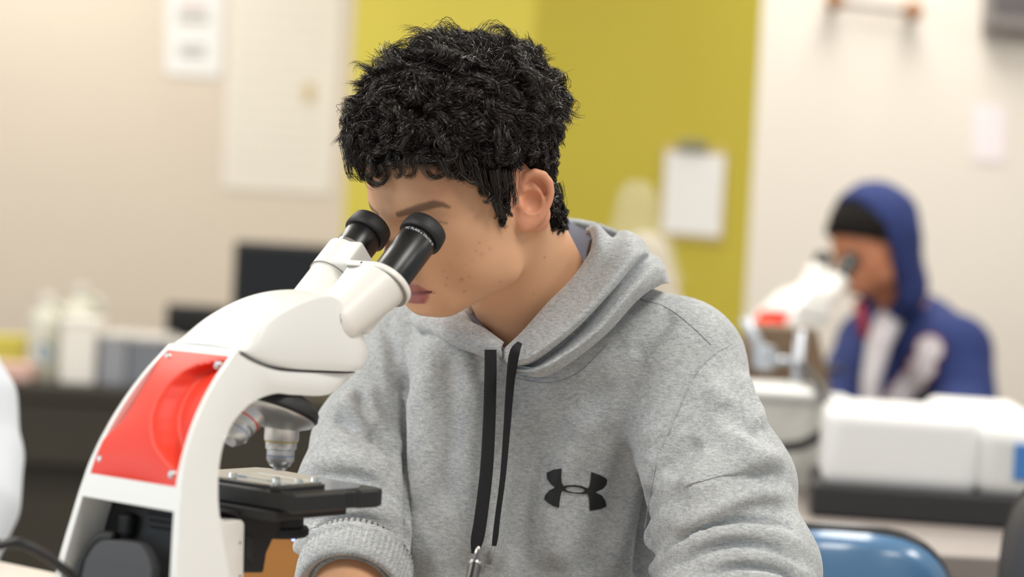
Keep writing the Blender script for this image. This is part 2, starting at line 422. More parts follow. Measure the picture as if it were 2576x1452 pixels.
# ---- skin colour: the lips, ears and cheeks have their own tint, plus moles and blemishes
q, _z = proj(hW)
C = np.tile(np.array(S2L((219, 170, 133))), (len(hW), 1)); A = np.abs(hL[:, 0])
def tint(w, rgb): global C; w = np.clip(w, 0, 1)[:, None]; C = C * (1 - w) + np.array(S2L(rgb)) * w
LP = hL.astype(np.float32).copy(); LP[:, 0] = A
dl = np.minimum(chain(LP, [(0, 92, -47.5), (11, 91, -47.5), (24, 81, -51.5)], [4.6, 4.0, .8]), chain(LP, [(0, 92, -57), (11, 90, -56.5), (23, 81, -52.8)], [6.2, 5.4, .8]))
tint(1 - np.clip((dl - .2) / 1.8, 0, 1), (176, 108, 104))
tint(np.exp(-(chain(LP, [(0, 95.6, -51.6), (12, 93.2, -51.0), (25, 82.5, -52.2)], [1, 1, 1]).clip(0) / 1.2) ** 2) * .6, (96, 50, 48))
tint(((A > 70) & (hL[:, 1] < 8) & (hL[:, 1] > -45) & (hL[:, 2] > -26) & (hL[:, 2] < 45)) * .55, (226, 146, 116))
tint(.35 * np.exp(-ell(LP, (40, 62, -25), (10, 10, 10)).clip(0) / 12), (216, 150, 116))
tint(.30 * np.exp(-((q[:, 0] - 1100) / 50) ** 2 - ((q[:, 1] - 480) / 30) ** 2), (232, 150, 118))
tint(.25 * np.exp(-(ell(LP, (0, 92, -40), (16, 6, 5)).clip(0) / 5) ** 2), (150, 112, 92))
for mx, my, r, k in [(1205, 610, 3, .7), (1232, 626, 2.8, .7), (1125, 700, 2.6, .6), (1168, 733, 2.6, .9), (1163, 702, 3, .5), (1115, 683, 2, .6), (1197, 632, 4, .3), (1212, 640, 5, .3), (1160, 705, 6, .3), (1180, 697, 4, .3), (1134, 665, 2.4, .5), (1173, 665, 2, .4), (1370, 648, 2.6, .8), (1342, 740, 2, .5), (1258, 709, 2.2, .7), (1271, 580, 2.4, .6), (1085, 645, 2, .4), (1150, 640, 2, .3), (1188, 655, 3, .35), (1122, 718, 4, .3)]:
    tint(.75 * k * np.exp(-(((q[:, 0] - mx) ** 2 + (q[:, 1] - my) ** 2) / r ** 2)) * (hL[:, 0] > -20), (134, 84, 62))

# ------------------------------------------------------------------ hair: a lumpy under-mass and curled strands, one mesh
def hairline(f, l):
    xs = [-100, -60, -40, -30, -22, -16, -6, 2, 8, 14, 22, 30, 42, 56, 70, 84, 100]
    ys = [-44, -44, -34, -14, 30, 44, 44, 40, 26, 2, -4, 16, 34, 48, 58, 63, 65]
    return np.interp(f, xs, ys)
def thick(P):
    n = P - np.array([0, 0, 40], np.float32); n /= np.linalg.norm(n, axis=1, keepdims=True) + 1e-6
    top = np.clip((n[:, 2] + .1) / .8, 0, 1); top = top * top * (3 - 2 * top)
    return 7 + 25 * top * (1 - .62 * np.clip(n[:, 1], 0, 1) ** 1.5) * (1 + .22 * np.clip(-n[:, 1], 0, 1))
def cap_sdf(P):
    d = ell(P, (0, 1, 48), (75, 95, 80)); d = smin(d, ell(P, (0, 30, 12), (65, 61, 54)), 22)
    d = smin(d, rcone(P, n1, n1 + (n2 - n1) * .3, 57, 57), 16)
    lump = vnoise(P / 17.0 + 3.3) * 7.5 + vnoise(P / 9.0 + 9.1) * 3
    t = thick(P)
    d = d - t * .9 - lump * np.clip(t / 24, .25, 1)
    cut = hairline(P[:, 1], P[:, 0]) + 4 + 7 * np.clip((P[:, 1] - 30) / 30, 0, 1) - P[:, 2] + vnoise(P / 14.0) * 8
    return smax(d, cut, 9)
cV, cF = sdf_mesh(cap_sdf, (-125, -150, -70), (125, 150, 190), 3.0, margin=2.4)
cN = vnormals(cV, cF)
rng = np.random.default_rng(11)
def make_strands():
    ok = np.where((cap_sdf(cV.astype(np.float32) * 1.0) < 3) & (thick(cV.astype(np.float32)) > 0))[0]
    inner = ell(cV.astype(np.float32), (0, 1, 48), (75, 95, 80)) < 2        # underside of the mass lies on the skull
    ok = ok[~inner[ok]]
    Vs, Fs, base = [], [], 0
    nl = min(1750, len(ok))
    pick = rng.choice(ok, nl, replace=False)
    up = np.array([math.sin(rad(21)), -math.sin(rad(0)), 0])
    g = HEAD.M.T @ np.array([0, 0, -1.0])                                    # gravity in the head frame
    NP = 11; s = np.linspace(0, 1, NP)
    allP, allW, allA = [], [], []
    for li in pick:
        p0 = cV[li]; n = cN[li]
        t = float(thick(p0[None].astype(np.float32))[0])
        k = np.clip(t / 30, .3, 1.1)
        flow = g * .9 + np.array([0, .55, 0]) * np.clip(p0[2] / 120, 0, 1) + rng.normal(0, .55, 3)
        flow -= n * (flow @ n); flow /= np.linalg.norm(flow) + 1e-6
        side = np.cross(n, flow)
        L = (11 + 16 * rng.random()) * k; R = (3.4 + 4.4 * rng.random()) * k; turns = rng.uniform(.8, 1.6); ph = rng.uniform(0, 6.28); hand = rng.choice([-1, 1])
        ns = int(24 + 10 * k)
        rise = rng.uniform(.0, .38)
        for j in range(ns):
            off = rng.normal(0, 3.0 * k, 2); b = p0 + flow * off[0] + side * off[1] - n * (1 + 3 * rng.random()); Lj = L * rng.uniform(.75, 1.25); Rj = R * rng.uniform(.7, 1.35)
            a = ph + hand * 6.28 * turns * s * rng.uniform(.9, 1.1) + rng.normal(0, .25)
            env = np.clip(s * 2.2, 0, 1)
            hgt = (3 + Lj * rise * np.sin(s * 2.2))
            P = b + flow * (Lj * s)[:, None] + n * hgt[:, None] * 1.0 + (side * np.cos(a)[:, None] + (n * .75 + flow * .5) * np.sin(a)[:, None]) * (Rj * env)[:, None]
            P += np.cumsum(rng.normal(0, .16, (NP, 3)), 0)
            allP.append(P); allW.append(rng.uniform(.16, .3)); allA.append(side)
    # loose strands along the hairline and flyaways
    fl = rng.choice(ok, 1500)
    for li in fl:
        p0 = cV[li]; n = cN[li]; k = np.clip(float(thick(p0[None].astype(np.float32))[0]) / 30, .35, 1.1)
        d = n * rng.uniform(.2, .9) + rng.normal(0, .6, 3); d /= np.linalg.norm(d); s2 = np.cross(d, n); a = rng.uniform(0, 6.28) + rng.uniform(3, 10) * s
        P = p0 - n * 3 + d * (rng.uniform(10, 24) * k * s)[:, None] + (s2 * np.cos(a)[:, None] + n * np.sin(a)[:, None]) * (rng.uniform(1.5, 6) * k * s)[:, None]
        allP.append(P); allW.append(.11); allA.append(s2)
    return np.array(allP), np.array(allW), np.array(allA)
SP, SW, SA = make_strands()
def px_lock(pxs, D, n, w, spread, curl=0, turns=1.2, seed=0):
    """a lock hung along pixel stations (px,py) at distances D: used for the fringe and sideburn curls"""
    r = np.random.default_rng(seed); P0 = np.array([HEAD.loc(at(a, b, d)) * 1000 for (a, b), d in zip(pxs, D)]); P0 = catmull(P0, SP.shape[1]); out = []
    T = np.gradient(P0, axis=0); T /= np.linalg.norm(T, axis=1, keepdims=True); s = np.linspace(0, 1, len(P0))
    A = np.cross(T, np.array([0, 1, 0.3])); A /= np.linalg.norm(A, axis=1, keepdims=True) + 1e-9; B = np.cross(A, T); ph = r.uniform(0, 6.28)
    for j in range(n):
        o = r.normal(0, spread, 2); sh = (1 - .55 * s); a = ph + 6.28 * turns * s + r.normal(0, .2); cr = curl * r.uniform(.7, 1.3) * np.clip(s * 2, 0, 1)
        k = r.uniform(.75, 1.05); Pk = catmull(P0, 60)[np.clip((np.linspace(0, k, len(P0)) * 59).astype(int), 0, 59)]
        out.append(Pk + A * (o[0] * sh + cr * np.cos(a))[:, None] + B * (o[1] * sh + cr * np.sin(a))[:, None] + np.cumsum(r.normal(0, .12, P0.shape), 0))
    return np.array(out)
extra = []
def hz(px, py, dz=.003):
    """distance of the head surface under a pixel"""
    qq, zz = proj(hW); m = (np.abs(qq[:, 0] - px) < 9) & (np.abs(qq[:, 1] - py) < 9)
    return (zz[m].min() if m.any() else 1.98) - dz
fr = [[(905, 400), (915, 440), (945, 462), (965, 452)], [(890, 380), (892, 425), (915, 452), (935, 440)], [(960, 410), (975, 438), (955, 458), (935, 452)], [(1010, 400), (1015, 432), (1000, 446), (985, 436)],
      [(1060, 390), (1070, 422), (1090, 438), (1112, 436), (1118, 420)], [(1100, 390), (1120, 425), (1140, 438), (1150, 425)], [(1150, 400), (1160, 440), (1185, 462), (1205, 462)], [(1190, 420), (1200, 455), (1215, 480), (1228, 486)],
      [(1210, 430), (1225, 480), (1245, 520), (1262, 548)], [(1240, 430), (1250, 490), (1262, 525), (1258, 548)], [(1270, 430), (1282, 480), (1280, 515), (1264, 545)], [(1285, 430), (1293, 470), (1290, 500), (1280, 525)],
      [(1040, 395), (1042, 425), (1030, 440), (1020, 432)], [(930, 395), (940, 430), (935, 456), (950, 464)], [(1180, 400), (1190, 440), (1172, 452), (1160, 446)], [(870, 360), (872, 400), (885, 435), (900, 446)],
      [(1396, 470), (1404, 510), (1398, 545), (1382, 560)], [(1402, 460), (1412, 500), (1408, 540), (1396, 556)], [(1390, 500), (1394, 530), (1386, 550), (1372, 558)], [(1250, 440), (1236, 480), (1222, 505), (1212, 510)]]
for i, pl in enumerate(fr):
    D = []
    for a, b in pl: D.append(hz(a, b, .010 if b > 430 else .016))
    if pl[0][0] > 1360: D = [2.062, 2.064, 2.066, 2.066]
    extra.append(px_lock(pl, D, 46, .2, 2.8, curl=2.6, turns=.8, seed=i))
EP = np.concatenate(extra)
SP = np.concatenate([SP, EP]); SW = np.concatenate([SW, np.full(len(EP), .2)]); SA = np.concatenate([SA, rng.normal(0, 1, (len(EP), 3))])
def ribbons(P, W, A):
    n, k, _ = P.shape; T = np.gradient(P, axis=1); T /= np.linalg.norm(T, axis=2, keepdims=True) + 1e-9
    side = np.cross(T, A[:, None, :]); side /= np.linalg.norm(side, axis=2, keepdims=True) + 1e-9
    tw = np.random.default_rng(3).uniform(0, 3.14, n)[:, None, None]; s2 = np.cross(T, side); side = side * np.cos(tw) + s2 * np.sin(tw)
    w = W[:, None] * np.concatenate([np.ones(k - 3), [.8, .55, .2]])[None]
    V = np.stack([P + side * w[..., None], P - side * w[..., None]], 2).reshape(-1, 3)
    i = (np.arange(n)[:, None] * k + np.arange(k - 1)[None]) * 2
    F = np.stack([i, i + 1, i + 3, i + 2], -1).reshape(-1, 4); return V, F
rV, rF = ribbons(SP, SW, SA)
HV = np.concatenate([cV, rV]); HF = np.concatenate([cF, rF + len(cV)])
M_hair = mat('black_hair', (42, 35, 31), .36, spec=.6, noise=.5, nscale=90)
M_hair.node_tree.nodes['Principled BSDF'].inputs['Anisotropic'].default_value = .4
# scalp skin under the hair is dark with roots
root = np.clip((hL[:, 2] - hairline(hL[:, 1], A) - 2) / 8, 0, 1) * (ear_sdf(LP) > 3)
tint(root * .9, (40, 32, 28))
for bp in (BROW,):
    db = chain(LP, bp, [2.2, 3.2, 3.4, 3.2, 2.0, .8]); tint(.72 * np.clip(1 - (db + .6) / 2.2, 0, 1), (74, 52, 42))
tint(.5 * np.exp(-(polydist(q, [(1092, 557), (1104, 558), (1124, 562)])[0] / 3) ** 2) * (hL[:, 0] > 0), (90, 55, 42))
M_skin = mat_vcol('skin', .5, sss=.10, bump=.06, bscale=1400, spec=.42)

# ------------------------------------------------------------------ forearms and hands below the hoodie cuffs (part of the body mesh)
mm = lambda px, py, D: at(px, py, D) * 1000
TABLE_Z = .755
R_EL = mm(945, 1235, 2.14); R_WR = mm(845, 1640, 1.93); L_EL = mm(1850, 1560, 2.0); L_WR = mm(1420, 1690, 1.80)
R_WR[2] = TABLE_Z * 1000 + 22; L_WR[2] = TABLE_Z * 1000 + 45
def hand_chain(P, wr, dirv, up, side, hold=None):
    d = None; dirv = dirv / np.linalg.norm(dirv); side = side / np.linalg.norm(side); up = up / np.linalg.norm(up)
    palm = wr + dirv * 45
    d = rcone(P, wr, palm, 26, 24)
    for i, (o, L) in enumerate(((-27, 62), (-9, 72), (9, 76), (27, 68))):
        b = wr + dirv * 82 + side * o; k = b + dirv * L * .45 + up * 6 - up * i * 0; t = k + dirv * L * .22 - up * L * .42; e = t - dirv * L * .16 - up * L * .1
        d = smin(d, rcone(P, wr + dirv * 30 + side * o * .6, b, 13, 10.5), 7)
        f = np.minimum(rcone(P, b, k, 10, 9), np.minimum(rcone(P, k, t, 9, 8), rcone(P, t, e, 8, 7))); d = smin(d, f, 3)
    tb = wr + dirv * 25 + side * 26; tk = tb + dirv * 34 + side * 22 - up * 8; tt = tk + dirv * 32 + side * 2 - up * 12
    d = smin(d, np.minimum(rcone(P, tb, tk, 13, 11), rcone(P, tk, tt, 11, 9)), 5)
    return d
def arms_sdf(P):
    up = np.array([0, 0, 1.])
    rd = R_WR - R_EL; dh = np.array([-.55, -.75, 0]); d = smin(rcone(P, R_EL, R_EL * .45 + R_WR * .55, 22, 38), rcone(P, R_EL * .45 + R_WR * .55, R_WR, 38, 28), 10)
    d = smin(d, hand_chain(P, R_WR, dh, up, np.array([.8, -.6, 0])), 12)
    dl = np.array([-.9, -.15, 0.]); e = rcone(P, L_EL, L_WR, 44, 28)
    e = smin(e, hand_chain(P, L_WR, dl, up, np.array([-.15, .95, 0.])), 12)
    return np.minimum(d, e)
pts = np.array([R_EL, R_WR, L_EL, L_WR]); aV, aF = sdf_mesh(arms_sdf, np.minimum(pts.min(0) - 200, 9e9), pts.max(0) + 60, 4.5, margin=2)
aV = aV / 1000
BV = np.concatenate([hW, aV]); BF = np.concatenate([hF, aF + len(hW)]); BC = np.concatenate([C, np.tile(np.array(S2L((219, 168, 130))), (len(aV), 1))])
me = npmesh('person', BV, BF); setcol(me, BC)
person = link('person', me, M_skin)
tag(person, 'student with curly black hair in a grey hoodie bending over a microscope', 'person')
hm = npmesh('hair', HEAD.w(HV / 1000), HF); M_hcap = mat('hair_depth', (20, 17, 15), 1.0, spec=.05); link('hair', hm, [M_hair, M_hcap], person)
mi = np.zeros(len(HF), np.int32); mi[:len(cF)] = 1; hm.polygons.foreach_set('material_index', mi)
# eyebrows and lashes
def hairs(paths, n, L, w, seed, jit, name):
    r = np.random.default_rng(seed); Ps = []
    from mathutils.kdtree import KDTree
    kd = KDTree(len(hL)); [kd.insert(v, i) for i, v in enumerate(hL)]; kd.balance()
    for path in paths:
        C0 = catmull(path, 40)
        for _ in range(n):
            i = r.integers(0, 37); b = C0[i] + r.normal(0, jit, 3); d = C0[i + 2] - C0[i]; d /= np.linalg.norm(d); d = d + np.array([0, 0, r.uniform(-.1, .6)])
            co, idx, _d = kd.find(b); nn = HEAD.M.T @ hN[idx]
            P = np.array(co) + d * (L * np.linspace(0, 1, 5))[:, None] * r.uniform(.7, 1.2) + nn * (.3 + 1.1 * np.sin(np.linspace(0, 1.4, 5)))[:, None]; Ps.append(P)
    Ps = np.array(Ps); V, F = ribbons(Ps, np.full(len(Ps), w), r.normal(0, 1, (len(Ps), 3)))
    return link(name, npmesh(name, HEAD.w(V / 1000), F), M_hair, person)
for sg in (1, -1):
    hairs([BROW * np.array([sg, 1, 1])], 420, 6.5, .17, 7, 1.6, 'eyebrow')
for sg in (1, -1):
    hairs([[(sg * 26, 82, 8), (sg * 36, 80, 8), (sg * 45, 72, 11)]], 60, 6, .1, 8, .6, 'eyelash')

# ------------------------------------------------------------------ grey hoodie
def heather(name, a=(206, 209, 210), b=(148, 154, 158)):
    m = bpy.data.materials.new(name); m.use_nodes = True; nt = m.node_tree; P = nt.nodes['Principled BSDF']; N = nt.nodes; Lk = nt.links
    P.inputs['Roughness'].default_value = .92; P.inputs['Specular IOR Level'].default_value = .15; P.inputs['Sheen Weight'].default_value = .25; P.inputs['Sheen Roughness'].default_value = .5
    tc = N.new('ShaderNodeTexCoord')
    def noi(scale, st, det=3):
        mp = N.new('ShaderNodeMapping'); mp.inputs['Scale'].default_value = st; mp.inputs['Rotation'].default_value = (0, .12, 0); Lk.new(tc.outputs['Object'], mp.inputs[0])
        n = N.new('ShaderNodeTexNoise'); n.inputs['Scale'].default_value = scale; n.inputs['Detail'].default_value = det; n.inputs['Roughness'].default_value = .6; Lk.new(mp.outputs[0], n.inputs['Vector']); return n
    n1 = noi(170, (1, 1, 3.2)); n2 = noi(480, (1, 1, 2.6)); n3 = noi(26, (1, 1, 1.5))
    ad = N.new('ShaderNodeMath'); ad.operation = 'ADD'; Lk.new(n1.outputs[0], ad.inputs[0]); Lk.new(n2.outputs[0], ad.inputs[1])
    ad2 = N.new('ShaderNodeMath'); ad2.operation = 'MULTIPLY_ADD'; Lk.new(n3.outputs[0], ad2.inputs[0]); ad2.inputs[1].default_value = .35; Lk.new(ad.outputs[0], ad2.inputs[2])
    r = N.new('ShaderNodeMapRange'); r.inputs['From Min'].default_value = .88; r.inputs['From Max'].default_value = 1.46; Lk.new(ad2.outputs[0], r.inputs[0])
    mx = N.new('ShaderNodeMix'); mx.data_type = 'RGBA'; mx.inputs['A'].default_value = S2L(b) + (1,); mx.inputs['B'].default_value = S2L(a) + (1,); Lk.new(r.outputs[0], mx.inputs['Factor'])
    Lk.new(mx.outputs['Result'], P.inputs['Base Color'])
    bp = N.new('ShaderNodeBump'); bp.inputs['Strength'].default_value = .25; bp.inputs['Distance'].default_value = .0015; Lk.new(n2.outputs[0], bp.inputs['Height']); Lk.new(bp.outputs[0], P.inputs['Normal'])
    return m
M_hood = heather('heather_grey_fleece')
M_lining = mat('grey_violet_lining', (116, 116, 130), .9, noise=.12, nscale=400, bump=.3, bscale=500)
M_cord = mat('black_cord', (24, 27, 31), .75, bump=.6, bscale=1500)
M_logo = mat('black_print', (27, 28, 30), .55)
M_aglet = mat('grey_aglet', (150, 150, 148), .35)

LS = mm(1692, 935, 2.115); RS = mm(1092, 918, 2.235)
L_E0 = mm(1742, 1065, 2.08); L_E1 = mm(1815, 1232, 2.045); L_E2 = mm(1828, 1330, 2.02); L_E2b = mm(1858, 1440, 2.0); L_E3 = mm(1850, 1600, 1.96); L_F = mm(1560, 1700, 1.86)
R_E1 = mm(935, 1110, 2.16); R_E2 = mm(900, 1235, 2.11); fa = lambda t: R_EL + (R_WR - R_EL) * t; R_F = fa(.52)
TOR = yawframe(at(1345, 1200, 2.2), rad(25))
to = TOR.o * 1000; TM = TOR.M.astype(np.float32)
NK1, NK2 = NECK1 * 1000, NECK2 * 1000
ROLLS_L, ROLLS_R, GRV_L, GRV_R = [], [], [], []
def detail(P, d, rolls, grooves):
    for lst, sg in ((rolls, 1), (grooves, -1)):
        for pl, r in lst:
            A = np.array(pl); m = ((P > A.min(0) - 45) & (P < A.max(0) + 45)).all(1)
            if m.any():
                e = chain(P[m], pl, r); d[m] = smin(d[m], e, 6) if sg > 0 else smax(d[m], -e, 5)
    return d
def hoodie_sdf(P):
    q = (P - to.astype(np.float32)) @ TM; q[:, 1] *= 1.42
    d = rcone(q, (0, 0, -330), (0, 10, 55), 172, 140) * .85
    sh = chain(P, [LS, mm(1400, 905, 2.17), RS], [73, 88, 80])
    d = smin(d, sh, 70)
    la = chain(P, [LS, L_E0, L_E1, L_E2, L_E2b, L_E3], [74, 63, 70, 64, 75, 72], 12); la = smin(la, rcone(P, L_E3, L_F, 66, 46), 30)
    fd_ = rcone(P, mm(1158, 930, 2.125), mm(1158, 1540, 2.105), 48, 50); d = smin(d, fd_, 26)
    la = detail(P, la, ROLLS_L, GRV_L)
    d = smin(d, la, 7)
    ra = chain(P, [RS, R_E1, R_E2], [79, 56, 58], 20); ra = smin(ra, rcone(P, R_E2, R_F, 57, 50), 16)
    ra = detail(P, ra, ROLLS_R, GRV_R)
    d = smin(d, ra, 5)
    nk = rcone(P, NK1, NK2 + (NK2 - NK1) * .05, 60, 66)
    d = smax(d, -nk, 8)
    return d
def sleeve_hit(pts):
    """distance to the plain cloth under each pixel, found by marching the view ray"""
    Ds = np.arange(1.80, 2.32, .002); out = []
    for x, y in pts:
        P = (CAM + Ds[:, None] * ray(x, y)) * 1000; d = hoodie_sdf(P.astype(np.float32)); i = np.argmax(d < 0); out.append(Ds[i] if (d < 0).any() else 2.05)
    return np.array(out)
def roll(pts, r, proud):
    """rolled fold of radius r mm standing proud of the sleeve, sinking in at both ends"""
    P = catmull(np.array(pts, float), 10); D = sleeve_hit(P); D = np.convolve(np.pad(D, 1, 'edge'), [.25, .5, .25], 'valid')
    e = np.sin(np.linspace(0, math.pi, 10)) ** .5; return [mm(x, y, d + (r - proud * k + 3 * (1 - k)) / 1000) for (x, y), d, k in zip(P, D, e)], [r * (.7 + .3 * k) for k in e]
def groove(pts, r):
    P = catmull(np.array(pts, float), 12); D = sleeve_hit(P); D = np.convolve(np.pad(D, 1, 'edge'), [.25, .5, .25], 'valid'); e = np.sin(np.linspace(.02, math.pi - .02, 12)) ** .6
    return [mm(x, y, d + .001 - .006 * (1 - k)) for (x, y), d, k in zip(P, D, e)], [r * max(.25, k) for k in e]
_l = [roll([(1650, 1434), (1710, 1394), (1790, 1354), (1880, 1341), (1960, 1358), (2012, 1392)], 11, 7), roll([(1700, 1466), (1780, 1420), (1870, 1402), (1960, 1420), (2030, 1460)], 10, 7), roll([(1780, 1474), (1860, 1454), (1950, 1464), (2010, 1490)], 9, 6),
      roll([(1655, 1352), (1710, 1306), (1800, 1270), (1890, 1256), (1960, 1258)], 20, 9), roll([(1680, 1262), (1740, 1220), (1830, 1182), (1920, 1168)], 24, 8)]
_gl = [groove([(1664, 1396), (1712, 1358), (1770, 1330), (1850, 1314), (1940, 1318), (2000, 1326)], 6), groove([(1690, 1436), (1730, 1410), (1790, 1382), (1870, 1370), (1950, 1386), (2020, 1424)], 6), groove([(1750, 1468), (1800, 1444), (1870, 1430), (1960, 1446), (2030, 1486)], 5)]
_r = [roll([(800, 1172), (860, 1168), (930, 1186), (1000, 1228)], 14, 7), roll([(755, 1376), (805, 1348), (880, 1338), (960, 1354), (1010, 1386)], 11, 7), roll([(810, 1302), (880, 1278), (950, 1290), (1010, 1326)], 13, 7)]
_gr = [groove([(776, 1196), (860, 1194), (930, 1212), (1016, 1268)], 6), groove([(770, 1350), (830, 1318), (900, 1310), (970, 1326), (1022, 1362)], 6), groove([(900, 1232), (960, 1252), (1024, 1300)], 5)]
ROLLS_L, ROLLS_R, GRV_L, GRV_R = _l, _r, _gl, _gr
gV, gF = sdf_mesh(hoodie_sdf, to + np.array([-330, -330, -420]), to + np.array([330, 330, 330]), 2.6, margin=2.7)
gW = gV / 1000; gN = vnormals(gW, gF)
FOLDS = [
 # left sleeve
 ('v', 5, 22, [(1758, 1100), (1730, 1135), (1700, 1175), (1680, 1205)]),
 ('r', 6, 26, [(1985, 1170), (1900, 1165), (1800, 1210), (1700, 1240)]), ('r', 6, 22, [(1985, 1262), (1900, 1248), (1790, 1290), (1680, 1340)]),
 ('r', 5, 30, [(1770, 960), (1830, 1040), (1880, 1130), (1930, 1190)]), ('r', 4, 22, [(1880, 930), (1905, 1010), (1912, 1090)]), ('v', 4, 20, [(1915, 1095), (1860, 1080), (1810, 1020)]),
 ('g', 2.0, 6, [(1836, 862), (1790, 890), (1742, 945), (1702, 1030), (1664, 1120), (1636, 1220), (1620, 1320), (1612, 1420)]),
 ('g', 9, 14, [(1640, 1215), (1622, 1300), (1612, 1380), (1606, 1470)]),
 ('r', 3, 26, [(1660, 1040), (1610, 1150), (1580, 1280), (1540, 1460)]),
 # chest
 ('v', 5, 42, [(1540, 930), (1440, 1040), (1350, 1160), (1310, 1280), (1300, 1460)]), ('r', 5, 40, [(1290, 1000), (1270, 1150), (1250, 1300), (1240, 1460)]),
 ('v', 4, 30, [(1590, 1100), (1545, 1250), (1490, 1400), (1470, 1470)]), ('r', 4, 36, [(1480, 1010), (1440, 1120), (1400, 1260), (1390, 1450)]),
 ('v', 4, 26, [(1120, 850), (1135, 960), (1130, 1100), (1120, 1300)]), ('r', 4, 26, [(1070, 900), (1080, 1000), (1075, 1200), (1070, 1450)]), ('r', 4, 24, [(1180, 900), (1195, 1000), (1190, 1200), (1180, 1450)]),
 ('g', 12, 9, [(1012, 880), (1020, 1000), (1026, 1120), (1031, 1250), (1030, 1470)]), ('r', 5, 16, [(1042, 950), (1050, 1080), (1052, 1250), (1052, 1460)]),
 ('v', 3, 16, [(960, 800), (985, 860), (1000, 950), (1010, 1000)]), ('v', 3, 20, [(1700, 790), (1640, 850), (1590, 900)]),
 # right sleeve
 ('v', 5, 14, [(900, 965), (915, 1040), (960, 1110), (1010, 1160)]), ('v', 4, 16, [(840, 1040), (880, 1070), (950, 1120)]), ('r', 4, 16, [(850, 1000), (880, 1030), (950, 1080)]),
 
]
FOLDS = [(k, a * (1.0 if k == 'g' else 1.6), w * (1.5 if k == 's' else 1.1), p) for k, a, w, p in FOLDS]
gW = stroke_disp(gW, gN, FOLDS); gW = smoothv(gW, gF, 1, .4); gN = vnormals(gW, gF)
hoodie = link('hoodie', npmesh('hoodie', gW, gF), M_hood, person); hoodie['label'] = 'heather grey pullover hoodie'
_gq, _gz = proj(gW)
def surfD(px, py, r=10):
    m = (np.abs(_gq[:, 0] - px) < r) & (np.abs(_gq[:, 1] - py) < r)
    if not m.any(): return 2.05
    z = _gz[m]; d = np.hypot(_gq[m][:, 0] - px, _gq[m][:, 1] - py); k = z < z.min() + .03; z, d = z[k], d[k]
    w = 1 / (d + 1.5) ** 2; return float((z * w).sum() / w.sum())
# ---- hood: lofted cloth around the neck. rows run V -> up the side; each row is (px, py, D)
def loft(name, rows, m, parent, nu=60, nv=40, thick=.005, flip=False):
    R = [catmull(np.array([at(*p) for p in r]), nu) for r in rows]; R = np.array(R)            # rows, nu, 3
    G = np.array([catmull(R[:, i], nv) for i in range(nu)])                                       # nu, nv, 3
    V = G.reshape(-1, 3); i = np.arange(nu - 1)[:, None] * nv; j = np.arange(nv - 1)[None]
    F = np.stack([i + j, i + j + 1, i + nv + j + 1, i + nv + j], -1).reshape(-1, 4)
    if flip: F = F[:, ::-1]
    o = link(name, npmesh(name, V, F), m, parent); s = o.modifiers.new('thickness', 'SOLIDIFY'); s.thickness = thick; s.offset = -1
    return o
near = [
 [(1262, 900, 2.075), (1318, 850, 2.085), (1380, 775, 2.095), (1432, 720, 2.10), (1476, 656, 2.115), (1488, 606, 2.135), (1484, 588, 2.16), (1474, 590, 2.19)],
 [(1266, 879, 2.046), (1314, 833, 2.044), (1375, 764, 2.046), (1433, 706, 2.052), (1479, 642, 2.064), (1494, 600, 2.082), (1488, 578, 2.11), (1474, 581, 2.15)],
 [(1268, 886, 2.036), (1319, 840, 2.030), (1384, 772, 2.030), (1444, 712, 2.034), (1492, 646, 2.046), (1508, 596, 2.066), (1506, 566, 2.10), (1494, 566, 2.14)],
 [(1270, 905, 2.026), (1322, 884, 2.016), (1402, 812, 2.012), (1475, 738, 2.016), (1524, 656, 2.032), (1540, 604, 2.068), (1542, 598, 2.11), (1538, 598, 2.16)],
 [(1276, 915, 2.020), (1330, 898, 2.006), (1425, 826, 1.996), (1505, 745, 1.998), (1575, 655, 2.014), (1590, 602, 2.052), (1574, 580, 2.10), (1562, 580, 2.15)],
 [(1282, 922, 2.022), (1340, 906, 2.010), (1442, 832, 2.002), (1530, 742, 2.006), (1604, 652, 2.030), (1630, 628, 2.070), (1612, 598, 2.13), (1600, 600, 2.18)],
 [(1286, 926, 2.036), (1350, 914, 2.030), (1458, 826, 2.028), (1550, 726, 2.034), (1608, 664, 2.064), (1634, 650, 2.105), (1632, 632, 2.15), (1626, 628, 2.20)],
 [(1290, 930, 2.024), (1360, 922, 2.010), (1485, 842, 2.000), (1580, 736, 2.006), (1640, 672, 2.036), (1668, 668, 2.075), (1660, 650, 2.13), (1650, 650, 2.19)],
 [(1296, 934, 2.026), (1370, 931, 2.010), (1500, 846, 2.004), (1595, 744, 2.014), (1652, 700, 2.044), (1677, 690, 2.085), (1672, 676, 2.14), (1660, 676, 2.20)],
 [(1302, 940, 2.040), (1384, 944, 2.030), (1516, 850, 2.028), (1604, 756, 2.040), (1660, 718, 2.070), (1682, 712, 2.11), (1680, 700, 2.16), (1668, 700, 2.21)]]
hood = loft('hood', near, M_hood, hoodie, 70, 54)
far = [
 [(1262, 872, 2.052), (1212, 834, 2.072), (1160, 806, 2.105), (1110, 760, 2.15), (1160, 650, 2.27), (1330, 560, 2.33), (1430, 560, 2.31), (1502, 572, 2.20)],
 [(1262, 878, 2.044), (1208, 846, 2.062), (1148, 818, 2.095), (1090, 770, 2.15), (1150, 650, 2.28), (1330, 570, 2.34), (1450, 575, 2.32), (1520, 580, 2.22)],
 [(1266, 894, 2.042), (1200, 868, 2.058), (1120, 834, 2.09), (1060, 790, 2.15), (1140, 690, 2.29), (1330, 620, 2.36), (1470, 620, 2.34), (1560, 600, 2.25)],
 [(1268, 900, 2.054), (1190, 876, 2.075), (1100, 842, 2.11), (1040, 800, 2.17), (1130, 760, 2.29), (1330, 700, 2.36), (1500, 700, 2.33), (1620, 680, 2.26)]]
